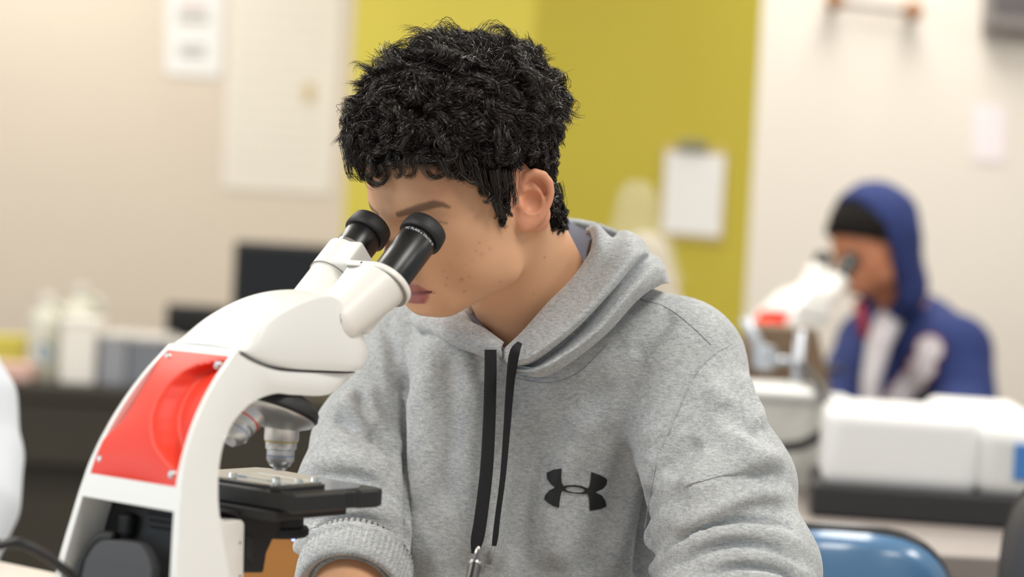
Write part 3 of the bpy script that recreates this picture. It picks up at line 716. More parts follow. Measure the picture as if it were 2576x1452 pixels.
loft('hood_far_panel', far, M_hood, hoodie, 70, 40).name = 'hood_panel'
lining = [[(1262, 880, 2.066), (1222, 836, 2.090), (1168, 790, 2.125), (1150, 745, 2.165), (1200, 664, 2.25), (1330, 606, 2.305), (1405, 552, 2.29), (1456, 574, 2.25), (1496, 592, 2.15), (1490, 606, 2.11)],
          [(1272, 896, 2.090), (1244, 850, 2.105), (1200, 800, 2.14), (1190, 760, 2.17), (1240, 690, 2.25), (1340, 650, 2.29), (1420, 606, 2.26), (1458, 610, 2.22), (1486, 622, 2.15), (1484, 634, 2.115)],
          [(1280, 930, 2.12), (1275, 890, 2.13), (1250, 840, 2.15), (1230, 800, 2.18), (1270, 740, 2.25), (1350, 700, 2.28), (1440, 660, 2.24), (1470, 650, 2.21), (1486, 660, 2.16), (1480, 670, 2.13)]]
loft('hood_lining', lining, M_lining, hoodie, 70, 16, thick=.003, flip=True)
# stitched neck seam and band seam: fine raised cords of thread
def thread(name, pl, dz=.001, r=.0005, use=None, n=60):
    P = catmull(np.array(pl, float), n); W = np.array([at(a, b, surfD(a, b) - dz) for a, b in P]); return tube(name, W, r, M_hood, hoodie, sides=6)
for pl in ([(1290, 950), (1340, 962), (1400, 962), (1460, 935), (1530, 868)], [(1290, 942), (1340, 953), (1400, 952)], [(1612, 752), (1680, 775), (1740, 820), (1790, 868)], [(1836, 868), (1790, 896), (1745, 948), (1705, 1034), (1668, 1122)], [(1655, 1150), (1636, 1240), (1622, 1330)]):
    thread('seam', pl)
# ---- drawstrings
def ribbon(name, pts, width, m, parent, thick=.0022, dz=.005, n=70, taper=True, Ds=None):
    P = catmull(np.array(pts, float)[:, :2], n); Wd = catmull(np.array(width, float)[:, None], n)[:, 0]
    D = np.array([surfD(a, b, 16) for a, b in P]) - dz
    if Ds is not None: D = np.minimum(D, catmull(np.array(Ds, float)[:, None], n)[:, 0])
    k = np.ones(9) / 9; D = np.convolve(np.pad(D, 4, 'edge'), k, 'valid')
    T = np.gradient(P, axis=0); T /= np.linalg.norm(T, axis=1, keepdims=True); S = np.stack([-T[:, 1], T[:, 0]], 1)
    cols = []
    for t, dd in ((-1, .0004), (-.8, -.0008), (-.4, -.0012), (0, -.0009), (.4, -.0012), (.8, -.0008), (1, .0004), (.8, .0018), (0, .0022), (-.8, .0018)):
        cols.append(np.array([at(p[0] + s[0] * w * t / 2, p[1] + s[1] * w * t / 2, d + dd) for p, s, w, d in zip(P, S, Wd, D)]))
    G = np.stack(cols, 1); k = G.shape[1]; V = G.reshape(-1, 3); i = np.arange(n - 1)[:, None] * k; j = np.arange(k)[None]
    F = np.stack([i + j, i + (j + 1) % k, i + k + (j + 1) % k, i + k + j], -1).reshape(-1, 4)
    return link(name, npmesh(name, V, F), m, parent)
ribbon('drawstring', [(1234, 880), (1234, 930), (1231, 1050), (1224, 1180), (1210, 1300), (1200, 1360), (1192, 1394)], [30, 31, 32, 33, 33, 32, 14], M_cord, hoodie, Ds=[2.032, 2.03, 2.04, 2.04, 2.04, 2.04, 2.04])
ribbon('drawstring', [(1308, 862), (1294, 890), (1284, 960), (1275, 1080), (1265, 1200), (1252, 1300), (1247, 1345), (1243, 1374)], [13, 26, 22, 18, 15, 14, 15, 12], M_cord, hoodie, Ds=[2.014, 2.002, 2.03, 2.04, 2.04, 2.04, 2.04, 2.04])
D0 = surfD(1238, 1395) - .006; tube('aglet', [at(1242, 1374, D0), at(1230, 1420, D0)], .0021, M_aglet, hoodie, sides=12)
# ---- chest emblem printed on the cloth
out = [(806, 512), (803, 570), (808, 610), (822, 626), (850, 621), (890, 620), (935, 626), (975, 641), (986, 628), (994, 590), (997, 535), (1045, 552), (1085, 570), (1103, 587), (1098, 615), (1075, 645), (1025, 666), (1070, 690), (1090, 722), (1097, 758), (1060, 775), (1015, 783), (988, 785), (986, 730), (982, 695), (974, 676), (935, 678), (895, 676), (850, 669), (808, 657), (799, 690), (793, 730), (790, 767), (750, 755), (715, 735), (693, 711), (698, 685), (725, 655), (762, 636), (733, 612), (712, 580), (707, 540), (755, 519)]
hole = [(893 + 62 * math.cos(a), 650 + 6 * math.cos(a) + 18 * math.sin(a)) for a in np.linspace(0, 2 * math.pi, 24, endpoint=False)]
from mathutils.geometry import tessellate_polygon
allp = out + hole; tri = tessellate_polygon([[Vector((x, y, 0)) for x, y in out], [Vector((x, y, 0)) for x, y in hole]])
bm = bmesh.new(); vv = [bm.verts.new((x, y, 0)) for x, y in allp]
for t in tri:
    try: bm.faces.new([vv[i] for i in t])
    except ValueError: pass
for _ in range(3): bmesh.ops.subdivide_edges(bm, edges=[e for e in bm.edges if e.calc_length() > 18], cuts=1); bmesh.ops.triangulate(bm, faces=bm.faces[:])
for v in bm.verts:
    px, py = 1100 + v.co.x / 2.576, 980 + v.co.y / 2.576; v.co = Vector(at(px, py, surfD(px, py, 14) - .0012))
bmobj('emblem', bm, M_logo, hoodie, smooth=True)['label'] = 'black interlocking arcs emblem printed on chest'
# ---- ribbed cuff of the pushed-up sleeve
A0, A1 = fa(.705) / 1000, fa(.535) / 1000
Mx = axis_matrix(A0, A1 - A0, (0, 1, 0)); L = np.linalg.norm(A1 - A0); prof = [(.040, .012), (.044, .004), (.048, .000), (.0515, .004), (.053, .012), (.054, .03), (.0535, .05), (.050, L)]
V, F = lathe(prof, 240); ang = np.arctan2(V[:, 1], V[:, 0]); rr = 1 + .018 * np.cos(ang * 60) * (np.hypot(V[:, 0], V[:, 1]) > .047); V[:, :2] *= rr[:, None]
V[:, 0] *= 1.0
link('cuff', pymesh('cuff', np.array([list(Mx @ Vector(v)) for v in V]), F), M_hood, hoodie)

# ================================================================== the near microscope (mic frame: l towards the camera side, f towards the user, u up; mm from the focus point)
M_white = mat('white_enamel', (238, 239, 236), .32, spec=.5, coat=.15)
M_white2 = mat('white_plastic', (240, 238, 232), .35)
M_red = mat('red_plastic', (240, 58, 34), .45)
M_black = mat('black_rubber', (22, 23, 25), .55)
M_tube = mat('black_anodised', (17, 18, 20), .33, spec=.6)
M_dkplast = mat('charcoal_plastic', (38, 39, 41), .6, bump=.15, bscale=900)
M_midpl = mat('dark_grey_plastic', (62, 63, 66), .5)
M_chrome = mat('satin_chrome', (222, 223, 224), .36, metal=.85)
M_shiny = mat('polished_chrome', (215, 215, 218), .08, metal=1)
M_stage = mat('black_stage_coating', (30, 32, 34), .4)
M_stagetop = mat('stage_top_plate', (58, 58, 58), .12, spec=.9, coat=.6)
M_glass = mat('clear_glass', (240, 244, 245), .03, trans=1.0)
M_seam = mat('seam_shadow_gap', (52, 52, 54), .7)
M_fseam = mat('faint_seam', (150, 148, 144), .7)
M_screw = mat('screw_steel', (190, 185, 182), .3, metal=1)
M_yring = mat('yellow_ring', (214, 186, 40), .4); M_bring = mat('blue_ring', (70, 120, 190), .4); M_text = mat('white_lettering', (226, 230, 232), .5)
MA = rad(38); MTIP = at(703, 1193, 1.845); TABLE_Z = float(MTIP[2] - .182)
MIC = Frame(np.array([MTIP[0], MTIP[1], TABLE_Z]), [math.cos(MA), -math.sin(MA), 0], [math.sin(MA), math.cos(MA), 0], [0, 0, 1.])
U0 = 182.0
def L3(l, f, u): return np.array([l, f, u + U0]) / 1000
def pm(px, py, l):
    q = MIC.hit(px, py, 0, l / 1000) * 1000; return q[1], q[2] - U0          # f, u
def pu(px, py, u):
    q = MIC.hit(px, py, 2, (u + U0) / 1000) * 1000; return q[0], q[1]          # l, f
micro = bpy.data.objects.new('microscope', None); COL.objects.link(micro); micro.matrix_world = MIC.mat(); micro.empty_display_size = .05
tag(micro, 'white microscope with a red back panel in front of the grey-hooded student', 'microscope')
def mpart(name, V, F, m, parent=None, angle=40, bevel=0, smooth=True):
    o = link(name, pymesh(name, V, F, smooth), m, parent or micro)
    if smooth: setsmooth(o, angle)
    if bevel:
        b = o.modifiers.new('bevel', 'BEVEL'); b.width = bevel; b.segments = 3; b.limit_method = 'ANGLE'; b.angle_limit = rad(30)
    return o
def wid(u): return np.interp(u, [-182, -64, 12, 60, 110], [88, 69, 55, 47, 40])
def on_w(px, py):
    """point of the near side face: half width depends on the height"""
    l = 50.
    for _ in range(6): f, u = pm(px, py, l); l = float(wid(u))
    return np.array([l, f, u])
Opx = [(444, 1530), (446, 1452), (452, 1300), (460, 1200), (478, 1120), (505, 1040), (545, 960), (597, 882)]
Ipx = [(590, 1530), (578, 1452), (553, 1300), (549, 1220), (553, 1165), (565, 1110), (590, 1058), (625, 1020)]
O = np.array([on_w(*p) for p in Opx]); I = np.array([on_w(*p) for p in Ipx])
base_o = O[0] + (O[0] - O[1]) / abs(O[0][2] - O[1][2]) * (O[0][2] + 182); base_i = I[0].copy(); base_o[2] = base_i[2] = -182; base_o[0] = base_i[0] = 88; base_i[1] += 8
O = np.vstack([base_o, O]); I = np.vstack([base_i, I])
Npx_o = [(640, 908), (690, 926), (740, 932), (820, 935), (893, 937)]; Npx_i = [(660, 1000), (700, 990), (740, 994), (830, 992), (888, 941)]
nw = [40, 40, 38, 34, 26]
NO = np.array([[w, *pm(*p, w)] for p, w in zip(Npx_o, nw)]); NI = np.array([[w, *pm(*p, w)] for p, w in zip(Npx_i, nw)])
NB = len(O)                                           # stations that belong to the back of the arm
Oc = np.vstack([O, NO]); Ic = np.vstack([I, NI])
S_ = 64
Oc2 = np.vstack([catmull(O, 40), catmull(np.vstack([O[-1], NO]), 25)[1:]]); Ic2 = np.vstack([catmull(I, 40), catmull(np.vstack([I[-1], NI]), 25)[1:]])
nS = len(Oc2); K = 6
def arm_shell():
    V, F = [], []
    def add(p): V.append(L3(*p)); return len(V) - 1
    g = {}
    for sg in (1, -1):
        for i in range(nS):
            for k in range(K + 1):
                t = k / K; p = Oc2[i] * (1 - t) + Ic2[i] * t; bul = 2.0 * math.sin(math.pi * t); g[sg, i, k] = add((sg * (p[0] + bul), p[1], p[2]))
    for i in range(nS - 1):
        for k in range(K):
            a = (g[1, i, k], g[1, i, k + 1], g[1, i + 1, k + 1], g[1, i + 1, k]); F.append(a)
            b = (g[-1, i, k], g[-1, i + 1, k], g[-1, i + 1, k + 1], g[-1, i, k + 1]); F.append(b)
        F.append((g[1, i, K], g[-1, i, K], g[-1, i + 1, K], g[1, i + 1, K]))            # inner side
        if i >= 39: F.append((g[1, i, 0], g[1, i + 1, 0], g[-1, i + 1, 0], g[-1, i, 0]))  # top of the nose under the cap
    for k in range(K): F.append((g[1, nS - 1, k], g[1, nS - 1, k + 1], g[-1, nS - 1, k + 1], g[-1, nS - 1, k]))
    # back: rim strips, cross band and recess walls
    ts = [-1, -.9, .88, 1]; b = {}
    for i in range(40):
        p = Oc2[i]
        for j, t in enumerate(ts):
            if t in (-1, 1): b[i, j] = g[int(t), i, 0]
            else: b[i, j] = add((t * p[0], p[1], p[2]))
    us = Oc2[:40, 2]; BLK = [i for i in range(39) if us[i] > -165 and us[i + 1] < -15]; RED = [i for i in range(39) if us[i] > 1 and us[i + 1] < 107]
    for i in range(39):
        F.append((b[i, 0], b[i + 1, 0], b[i + 1, 1], b[i, 1])); F.append((b[i, 2], b[i + 1, 2], b[i + 1, 3], b[i, 3]))
        if i not in BLK and i not in RED: F.append((b[i, 1], b[i + 1, 1], b[i + 1, 2], b[i, 2]))
    for zone, dep in ((BLK, 38), (RED, 24)):
        w = {}
        for i in zone + [zone[-1] + 1]:
            for j in (1, 2):
                t = ts[j]; p = Oc2[i]; w[i, j] = add((t * p[0], p[1] + dep, p[2]))
        for i in zone:
            F.append((b[i, 1], b[i + 1, 1], w[i + 1, 1], w[i, 1])); F.append((b[i, 2], w[i, 2], w[i + 1, 2], b[i + 1, 2]))
            F.append((w[i, 1], w[i + 1, 1], w[i + 1, 2], w[i, 2]))
        for i, in ((zone[0],), (zone[-1] + 1,)): F.append((b[i, 1], b[i, 2], w[i, 2], w[i, 1]))
    return V, F, us, BLK, RED
V, F, US, BLK, RED = arm_shell(); arm = mpart('arm', V, F, M_white, angle=32, bevel=.0022)
def backp(t, u, dep=0):
    f = np.interp(u, Oc2[:40, 2], Oc2[:40, 1]); return L3(t * wid(u), f + dep, u)
u_lo, u_hi = US[RED[0]], US[RED[-1] + 1]
# red insert: a saddle with a scoop for the hand on either side
nu, nt = 60, 64; V = []
for i in range(nu):
    v = i / (nu - 1); u = u_lo + (u_hi - u_lo) * v
    for j in range(nt):
        t = -.9 + 1.78 * j / (nt - 1); x = 2 * v - 1.02
        tr = np.interp(v, [0, .08, .16, .28, .40, .5, .62, .74, .84, .90, .95, 1], [1.2, .92, .62, .27, .08, -.04, -.12, -.12, -.02, .18, .60, 1.2]); tl = np.interp(v, [0, .2, .3, .42, .55, .7, .82, .92, 1], [-1.3, -1.0, -.84, -.66, -.60, -.64, -.72, -.86, -1.1])
        sr = np.clip((t - tr) / .34, 0, 1); sl = np.clip((tl - t) / .22, 0, 1); sm = lambda s: s * s * (3 - 2 * s)
        dep = (20 - 9 * np.clip((t - tr) / 1.0, 0, 1)) * sm(sr) + 12 * sm(sl) - 5.0 * math.cos(min(1, abs(t + .1)) * 1.5) * math.sin(3.14 * min(1, max(0, v))) ** .7 + .6
        V.append(backp(t, u, dep))
F = [(i * nt + j, i * nt + j + 1, (i + 1) * nt + j + 1, (i + 1) * nt + j) for i in range(nu - 1) for j in range(nt - 1)]
redp = mpart('red_panel', V, F, M_red, angle=70); redp['label'] = 'glossy red carrying-grip panel'
for t, v in ((.74, .93), (.76, .09), (-.80, .12), (-.74, .95)):
    u = u_lo + (u_hi - u_lo) * v; c = backp(t, u, -.4); lathe_obj('screw', [(0, .0006), (.0019, .0008), (.0024, 0), (.0034, .0003), (.004, -.001)], axis_matrix(c, (0, -1, .25)), M_screw, redp, 20)
# black recess: back plate, vents, cord hook, plug and cable
ub0, ub1 = US[BLK[0]], US[BLK[-1] + 1]
V = [backp(t, u, 34) for u in np.linspace(ub0, ub1, 8) for t in (-.9, .88)]
blk = mpart('socket_panel', V, [(i * 2, i * 2 + 1, i * 2 + 3, i * 2 + 2) for i in range(7)], M_dkplast, smooth=False)
for k, uu in enumerate((-26, -31, -36)):
    V, F = tube_arrays([backp(-.15 + .04 * k, uu, 33), backp(.75, uu + 0, 33)], .0009, 6); mpart('vent', V, F, M_black, blk)
bm = bmesh.new(); rim = []
for (t, u) in [(-.50, -165), (-.50, -75), (-.46, -60), (-.36, -50), (-.2, -46), (.3, -44), (.48, -48), (.60, -58), (.64, -72), (.66, -165)]: rim.append((t, u))
rim = [tuple(p) for p in catmull(np.array(rim), 40)]
vf = [bm.verts.new(backp(t, u, -4)) for t, u in rim]; vb = [bm.verts.new(backp(t, u, 6)) for t, u in rim]; n = len(rim)
bm.faces.new(vf); bm.faces.new(vb[::-1])
for i in range(n): bm.faces.new((vf[i], vb[i], vb[(i + 1) % n], vf[(i + 1) % n]))
bmobj('cord_hook', bm, M_midpl, micro, bevel=.0015, seg=3)
hk = [backp(-.72, -150, 12), backp(-.70, -90, 10), backp(-.66, -62, 10), backp(-.5, -48, 10), backp(-.3, -47, 12)]
tube('power_plug', hk, [.008, .0075, .0065, .006, .006], M_black, micro, sides=16, n=30)
for k in range(4):
    c = backp(-.71, -84 - 8 * k, 10); lathe_obj('strain_relief_ring', [(.0065, -.0022), (.009, -.0018), (.009, .0018), (.0065, .0022)], axis_matrix(c, (0, 0, 1)), M_dkplast, micro, 24)
bm = bmesh.new()
for (t, u) in ((-.45, -30),): box(bm, tuple(backp(t, u - 8, 31)), (.016, .012, .020))
bmobj('socket', bm, M_black, micro, bevel=.004, seg=3)
# ---- top cap
ci = lambda P, l: np.array([pm(*p, l) for p in P])
crease = ci([(600, 880), (640, 836), (685, 800), (735, 772), (790, 752), (845, 742), (880, 760), (905, 800)], 34); topl = ci([(425, 864), (470, 821), (530, 781), (600, 746), (660, 731), (720, 727), (770, 728), (830, 735), (870, 752)], -8)
_tl = [-39, -37, -32, -24, -16, -9, -4, 0, 0]; topl = np.array([pm(*p, l) for p, l in zip([(425, 864), (470, 821), (530, 781), (600, 746), (660, 731), (720, 727), (770, 728), (830, 735), (870, 752)], _tl)]); seam = np.vstack([[[O[-1][1], O[-1][2]]], NO[:, 1:]])
st = [(-99, 40, 110.5, 40, 110.8, 111)]
fN = np.array([-96, -88, -76, -60, -42, -24, -6, 12, 28, 42, 54, 66, 76, 83, 87])
V = []; NQ = 9
for f in fN:
    k = np.clip((f - 20) / 68, 0, 1); sc = math.sqrt(max(0.02, 1 - k ** 2.6))
    ub = np.interp(f, seam[:, 0], seam[:, 1]) + .6; uc = np.interp(f, crease[:, 0], crease[:, 1]); ut = np.interp(f, topl[:, 0], topl[:, 1])
    if f > 50: ub = np.interp(f, [50, 66, 78, 87], [91, 93, 101, 112]); 
    uc = max(uc, ub + .5); ut = max(ut, uc + .8)
    if f > 30: ut = np.interp(f, [30, 54, 72, 81], [154, 146, 128, 116]); uc = np.interp(f, [30, 54, 72, 81], [141, 132, 120, 114])
    wb = 40 * sc + .5; wc = (38.5 - 5 * np.clip((f + 96) / 90, 0, 1)) * sc + .4; pts = []
    wm = wb + 1.5
    pts = [(wb, ub), (wm, ub + (uc - ub) * .35), ((wb + wc) / 2 + 1.2, ub + (uc - ub) * .72), (wc, uc), (wc * .93, uc + (ut - uc) * .22), (wc * .74, uc + (ut - uc) * .52), (wc * .5, uc + (ut - uc) * .79), (wc * .25, uc + (ut - uc) * .95), (0, ut)]
    full = pts + [(-a, b) for a, b in pts[-2::-1]]
    V += [L3(a, f, b) for a, b in full]
m_ = 2 * NQ - 1; F = [(i * m_ + j, i * m_ + j + 1, (i + 1) * m_ + j + 1, (i + 1) * m_ + j) for i in range(len(fN) - 1) for j in range(m_ - 1)]
F += [tuple(range(m_)), tuple(range((len(fN) - 1) * m_, len(fN) * m_))[::-1]] + [((i + 1) * m_, (i + 1) * m_ + m_ - 1, i * m_ + m_ - 1, i * m_) for i in range(len(fN) - 1)]
cap = mpart('top_cap', V, F, M_white, angle=30)
sd = cap.modifiers.new('sub', 'SUBSURF'); sd.levels = sd.render_levels = 2
cr = cap.data.attributes.new('crease_edge', 'FLOAT', 'EDGE')
vals = []
for e in cap.data.edges:
    a, b = e.vertices; ja, jb = a % m_, b % m_; vals.append(.65 if ja == jb and ja in (3, m_ - 4) else (.9 if ja == jb and ja in (0, m_ - 1) else (.7 if (a < m_ and b < m_) else 0)))
cr.data.foreach_set('value', vals)
# dark gap under the cap
gp = [L3(w + .6, f, u - .2) for w, f, u in [O[-1] + np.array([0, 3, -2])] + [x for x in NO[:-1]] + [NO[-1] * np.array([.98, .985, 1])]]
tube('cap_gap', gp, .0009, M_seam, cap, sides=6, n=40)
# ---- binocular head (smoothly joined housings), then collars and eyepieces
EL = rad(44.5); E = np.array([0, math.cos(EL), math.sin(EL)]); Eup = np.array([0, -math.sin(EL), math.cos(EL)])
EC = np.array([0, 133, 213.5]); sE = lambda s, l=0, d=0: np.array([l, 0, 0]) + EC + E * (s - 245) + Eup * d      # s along the eyepiece axis
def cyl(P, a, b, r):
    a = np.asarray(a, np.float32); ba = np.asarray(b, np.float32) - a; Ln = float(np.linalg.norm(ba)); ba = ba / Ln; q = P - a; t = q @ ba
    rr = np.sqrt(np.maximum(((q - t[:, None] * ba) ** 2).sum(-1), 0)) - r; tt = np.abs(t - Ln / 2) - Ln / 2
    return np.minimum(np.maximum(rr, tt), 0) + np.sqrt(np.maximum(rr, 0) ** 2 + np.maximum(tt, 0) ** 2)
def bino(P):
    d = rcone(P, sE(122, 24, 9), sE(192, 33, 0), 20, 24.8)
    d = smax(d, (P - sE(176).astype(np.float32)) @ E.astype(np.float32), 2)
    q = P - sE(156, 18, 1).astype(np.float32); x = np.abs(q[:, 0]) - 15; y = np.abs(q @ E.astype(np.float32)) - 21; z = np.abs(q @ Eup.astype(np.float32)) - 21
    bx = np.maximum(x, np.maximum(y, z)); d = smin(d, bx, 6)
    d2 = cyl(P, sE(120, -33), sE(188, -33), 19) - 1.5
    d2 = smin(d2, cyl(P, sE(130, -16), sE(168, -20), 16), 10)
    return np.minimum(d, smin(d, d2, 2))
bV, bF = sdf_mesh(bino, (-62, 25, 85), (66, 130, 205), 1.3, margin=2)
head = mpart('binocular_head', (bV + np.array([0, 0, U0])) / 1000, bF, M_white2, angle=180)
eM = lambda s, l: axis_matrix(L3(*sE(s, l)), E)
# near end plate: slot-shaped rim that reaches to the hinge
def slot(name, s0, s1, x0, x1, r, m, parent, bev=.0012):
    bm = bmesh.new(); ring = []
    cs = [(x1, a) for a in np.linspace(-math.pi / 2, math.pi / 2, 20)]; pts = [(x1 + r * math.cos(a), r * math.sin(a)) for _, a in cs]
    pts += [(x0, r), (x0, -r)]
    vs_ = [[bm.verts.new(L3(*(sE(s, 0) + np.array([x, 0, 0]) + Eup * y))) for x, y in pts] for s in (s0, s1)]; n = len(pts)
    bm.faces.new(vs_[0][::-1]); bm.faces.new(vs_[1])
    for i in range(n): bm.faces.new((vs_[0][i], vs_[0][(i + 1) % n], vs_[1][(i + 1) % n], vs_[1][i]))
    return setsmooth(bmobj(name, bm, m, parent, bevel=bev, seg=2), 30)
slot('end_plate', 175.5, 181.5, 2, 33, 25.5, M_white2, head)
slot('end_plate_gap', 175.0, 176, 4, 33, 24.2, M_fseam, head, 0)
lathe_obj('tube_collar', [(0, -.001), (.021, -.001), (.0222, .0), (.0222, .030), (.0212, .031), (.0186, .0312), (.018, .031)], eM(181, -33), M_white2, head, 48)
lathe_obj('tube_collar_gap', [(.0205, 0), (.0224, .0002), (.0224, .0009), (.0205, .001)], eM(180.2, -33), M_fseam, head, 48)
bm = bmesh.new(); box(bm, (0, 0, 0), (.026, .03, .029), Matrix.Translation(Vector(L3(*sE(196, -17, 6)))) @ Matrix.Rotation(EL, 4, 'X') @ Matrix.Rotation(0, 4, 'Z')); bmobj('hinge_block', bm, M_white2, head, bevel=.003, seg=3)
lathe_obj('set_screw', [(0, .0004), (.0011, .0003), (.0013, -.0004)], axis_matrix(L3(*(sE(178.6, 20, 0) + np.array([0, 0, 0]) + (-Eup) * 0 + np.array([16, 0, 0]) * 0 + Eup * 25.6)), Eup), M_seam, head, 12)
for l, s0, nm in ((33, 179, 'near'), (-33, 211, 'far')):
    z = lambda s: (s - s0) / 1000
    ep = lathe_obj('eyepiece', [(.0165, z(s0 - 4)), (.0178, z(s0)), (.0178, z(238)), (.0172, z(239)), (.0165, z(241))], eM(s0, l), M_tube, micro, 64)
    lathe_obj('eye_cup', [(.0165, z(237.5)), (.0196, z(238)), (.0206, z(239.5)), (.0208, z(243)), (.0203, z(249)), (.0196, z(252.5)), (.0186, z(253.5)), (.0172, z(252.5)), (.0158, z(246)), (.0150, z(240))], eM(s0, l), M_black, ep, 64)
    lathe_obj('lens', [(0, z(244)), (.008, z(243.6)), (.0155, z(242))], eM(s0, l), M_glass, ep, 40)
lathe_obj('chrome_ring', [(.0176, 0), (.0186, .0005), (.0186, .0045), (.0176, .005)], eM(212.5, -33), M_shiny, micro, 48)
# ---- engraved lettering wrapped round the eyepieces
def wrap_text(txt, size, s, l, ang0, r, spacing=1.05):
    cu = bpy.data.curves.new('txt', 'FONT'); cu.body = txt; cu.size = size; cu.space_character = spacing; cu.resolution_u = 2
    o = bpy.data.objects.new('txt', cu); COL.objects.link(o); dg = bpy.context.evaluated_depsgraph_get(); me = bpy.data.meshes.new_from_object(o.evaluated_get(dg)); bpy.data.objects.remove(o)
    X = np.cross(Eup, E)                                               # tangent directions round the axis
    for v in me.vertices:
        a = ang0 - v.co.x / r; rad_ = Eup * math.sin(a) + np.array([1., 0, 0]) * math.cos(a)
        p = sE(s, l) + rad_ * (r * 1000 + .15) + E * (v.co.y * 1000); v.co = Vector(L3(*p))
    return link('lettering', me, M_text, micro)
wrap_text('HC PLAN s 10x/18 M', .0036, 232.5, 33, rad(100), .0178)
wrap_text('Br. M', .0036, 232.5, -33, rad(168), .0178)
# ---- nosepiece and objectives
TD = np.array([0, -math.sin(rad(20.5)), -math.cos(rad(20.5))]); TC = np.array([0, -15, 61])
lathe_obj('nosepiece_cap', [(.006, -.016), (.024, -.013), (.037, -.007), (.0425, -.001), (.043, .005), (.0405, .008)], axis_matrix(L3(*TC), TD), M_black, micro, 56)
noz = lathe_obj('nosepiece', [(.041, .0075), (.0395, .010), (.030, .0145), (.016, .0185), (0, .02)], axis_matrix(L3(*TC), TD), M_chrome, micro, 56)
def objective(d, long=1.0, ring=M_yring):
    side = np.array([1., 0, 0]); d = np.asarray(d, float); d /= np.linalg.norm(d)
    tip = TC + TD * -16 + d * 0
    # every objective points from the pivot of the cone; it sits 50 mm long
    piv = np.array([0, 0, 62.0]) - np.array([0, 0, -1.0]) * 0
    ax0 = np.array([0, 0, -1.0]); c0 = np.array([0, 0, 56.0])
    # rotate the optical-axis objective about the turret axis
    ang = objective.a; k = TD; R_ = lambda v: v * math.cos(ang) + np.cross(k, v) * math.sin(ang) + k * (k @ v) * (1 - math.cos(ang))
    c = TC + R_(c0 - TC); dd = R_(ax0); M = axis_matrix(L3(*c), dd); Lg = long
    ob = lathe_obj('objective', [(0, -.004), (.0115, -.004), (.0145, .001), (.0148, .003), (.0148, .026 * Lg), (.0135, .028 * Lg), (.0132, .034 * Lg), (.0118, .035 * Lg), (.0118, .044 * Lg), (.0085, .049 * Lg), (.006, .050 * Lg), (.0055, .0525 * Lg), (0, .0525 * Lg)], M, M_chrome, micro, 48)
    lathe_obj('magnification_ring', [(.0135, .0268 * Lg), (.01475, .0270 * Lg), (.0145, .0276 * Lg), (.0135, .0280 * Lg)], M, ring, ob, 48)
    lathe_obj('immersion_ring', [(.0115, .0395 * Lg), (.01195, .0396 * Lg), (.01195, .0402 * Lg), (.0115, .0403 * Lg)], M, M_bring, ob, 48)
    lathe_obj('knurl', [(.0147, .005 * Lg), (.0152, .0055 * Lg), (.0152, .0075 * Lg), (.0147, .008 * Lg)], M, M_chrome, ob, 48)
    return ob
for a, lg, rg in ((0, 1.0, M_yring), (math.pi, .95, M_red)):
    objective.a = a; objective((0, 0, -1), lg, rg)
# ---- stage
def slab(name, pts, u0, u1, m, parent=None, bev=.0012):
    bm = bmesh.new(); n = len(pts); a = [bm.verts.new(L3(x, y, u0)) for x, y in pts]; b = [bm.verts.new(L3(x, y, u1)) for x, y in pts]
    bm.faces.new(a[::-1]); bm.faces.new(b)
    for i in range(n): bm.faces.new((a[i], a[(i + 1) % n], b[(i + 1) % n], b[i]))
    return bmobj(name, bm, m, parent or micro, bevel=bev, seg=2)

rr_ = lambda l0, l1, f0, f1: [(l0, f0), (l1, f0), (l1, f1), (l0, f1)]
stg = slab('stage', [(-82, -63), (80, -63), (82, -4), (78, 2), (78, 10), (83, 14), (84, 34), (80, 44), (70, 48), (-70, 62), (-82, 55)], -21, -5.5, M_stage, bev=.002)
slab('stage_surface', [(-78, -60), (72, -60), (74, 20), (60, 40), (-68, 56), (-78, 50)], -5.6, -4.6, M_stagetop, stg, bev=0)
slab('stage_lower_plate', rr_(-76, 62, -70, 20), -29, -21, M_dkplast, stg)
slab('slide_rail', rr_(48, 60, -62, -6), -5, -1.5, M_stage, stg)
slab('slide_rail', rr_(-66, 40, -58, -50), -5, -2, M_stage, stg)
slab('specimen_slide', rr_(-38, 38, -16, 12), -4.4, -3.2, M_glass, stg, bev=0)
for l, f in ((30, -34), (44, -22), (-16, -40), (38, 4)):
    lathe_obj('stage_knob', [(.0001, .007), (.0032, .0068), (.0036, .006), (.0036, 0)], Matrix.Translation(Vector(L3(l, f, -5))), M_glass, stg, 20)
cond = lathe_obj('condenser', [(.019, -.022), (.022, -.024), (.022, -.036), (.023, -.038), (.023, -.044), (.0268, -.0445), (.0272, -.046), (.0272, -.051), (.0262, -.0525), (.010, -.053)], Matrix.Translation(Vector(L3(0, 0, 0))), M_dkplast, micro, 72)
lathe_obj('condenser_band', [(.0222, -.0305), (.0226, -.031), (.0226, -.0335), (.0222, -.034)], Matrix.Translation(Vector(L3(0, 0, 0))), M_black, cond, 60)
for k in range(60):
    a = k / 60 * 2 * math.pi
    if k == 0: rb = bmesh.new()
    box(rb, (0, 0, 0), (.0012, .0016, .005), Matrix.Translation(Vector(L3(27.3 * math.cos(a), 27.3 * math.sin(a), -48.5))) @ Matrix.Rotation(a, 4, 'Z'))
kr = bmobj('knurled_ring', rb, M_dkplast, cond); kr['kind'] = 'stuff'
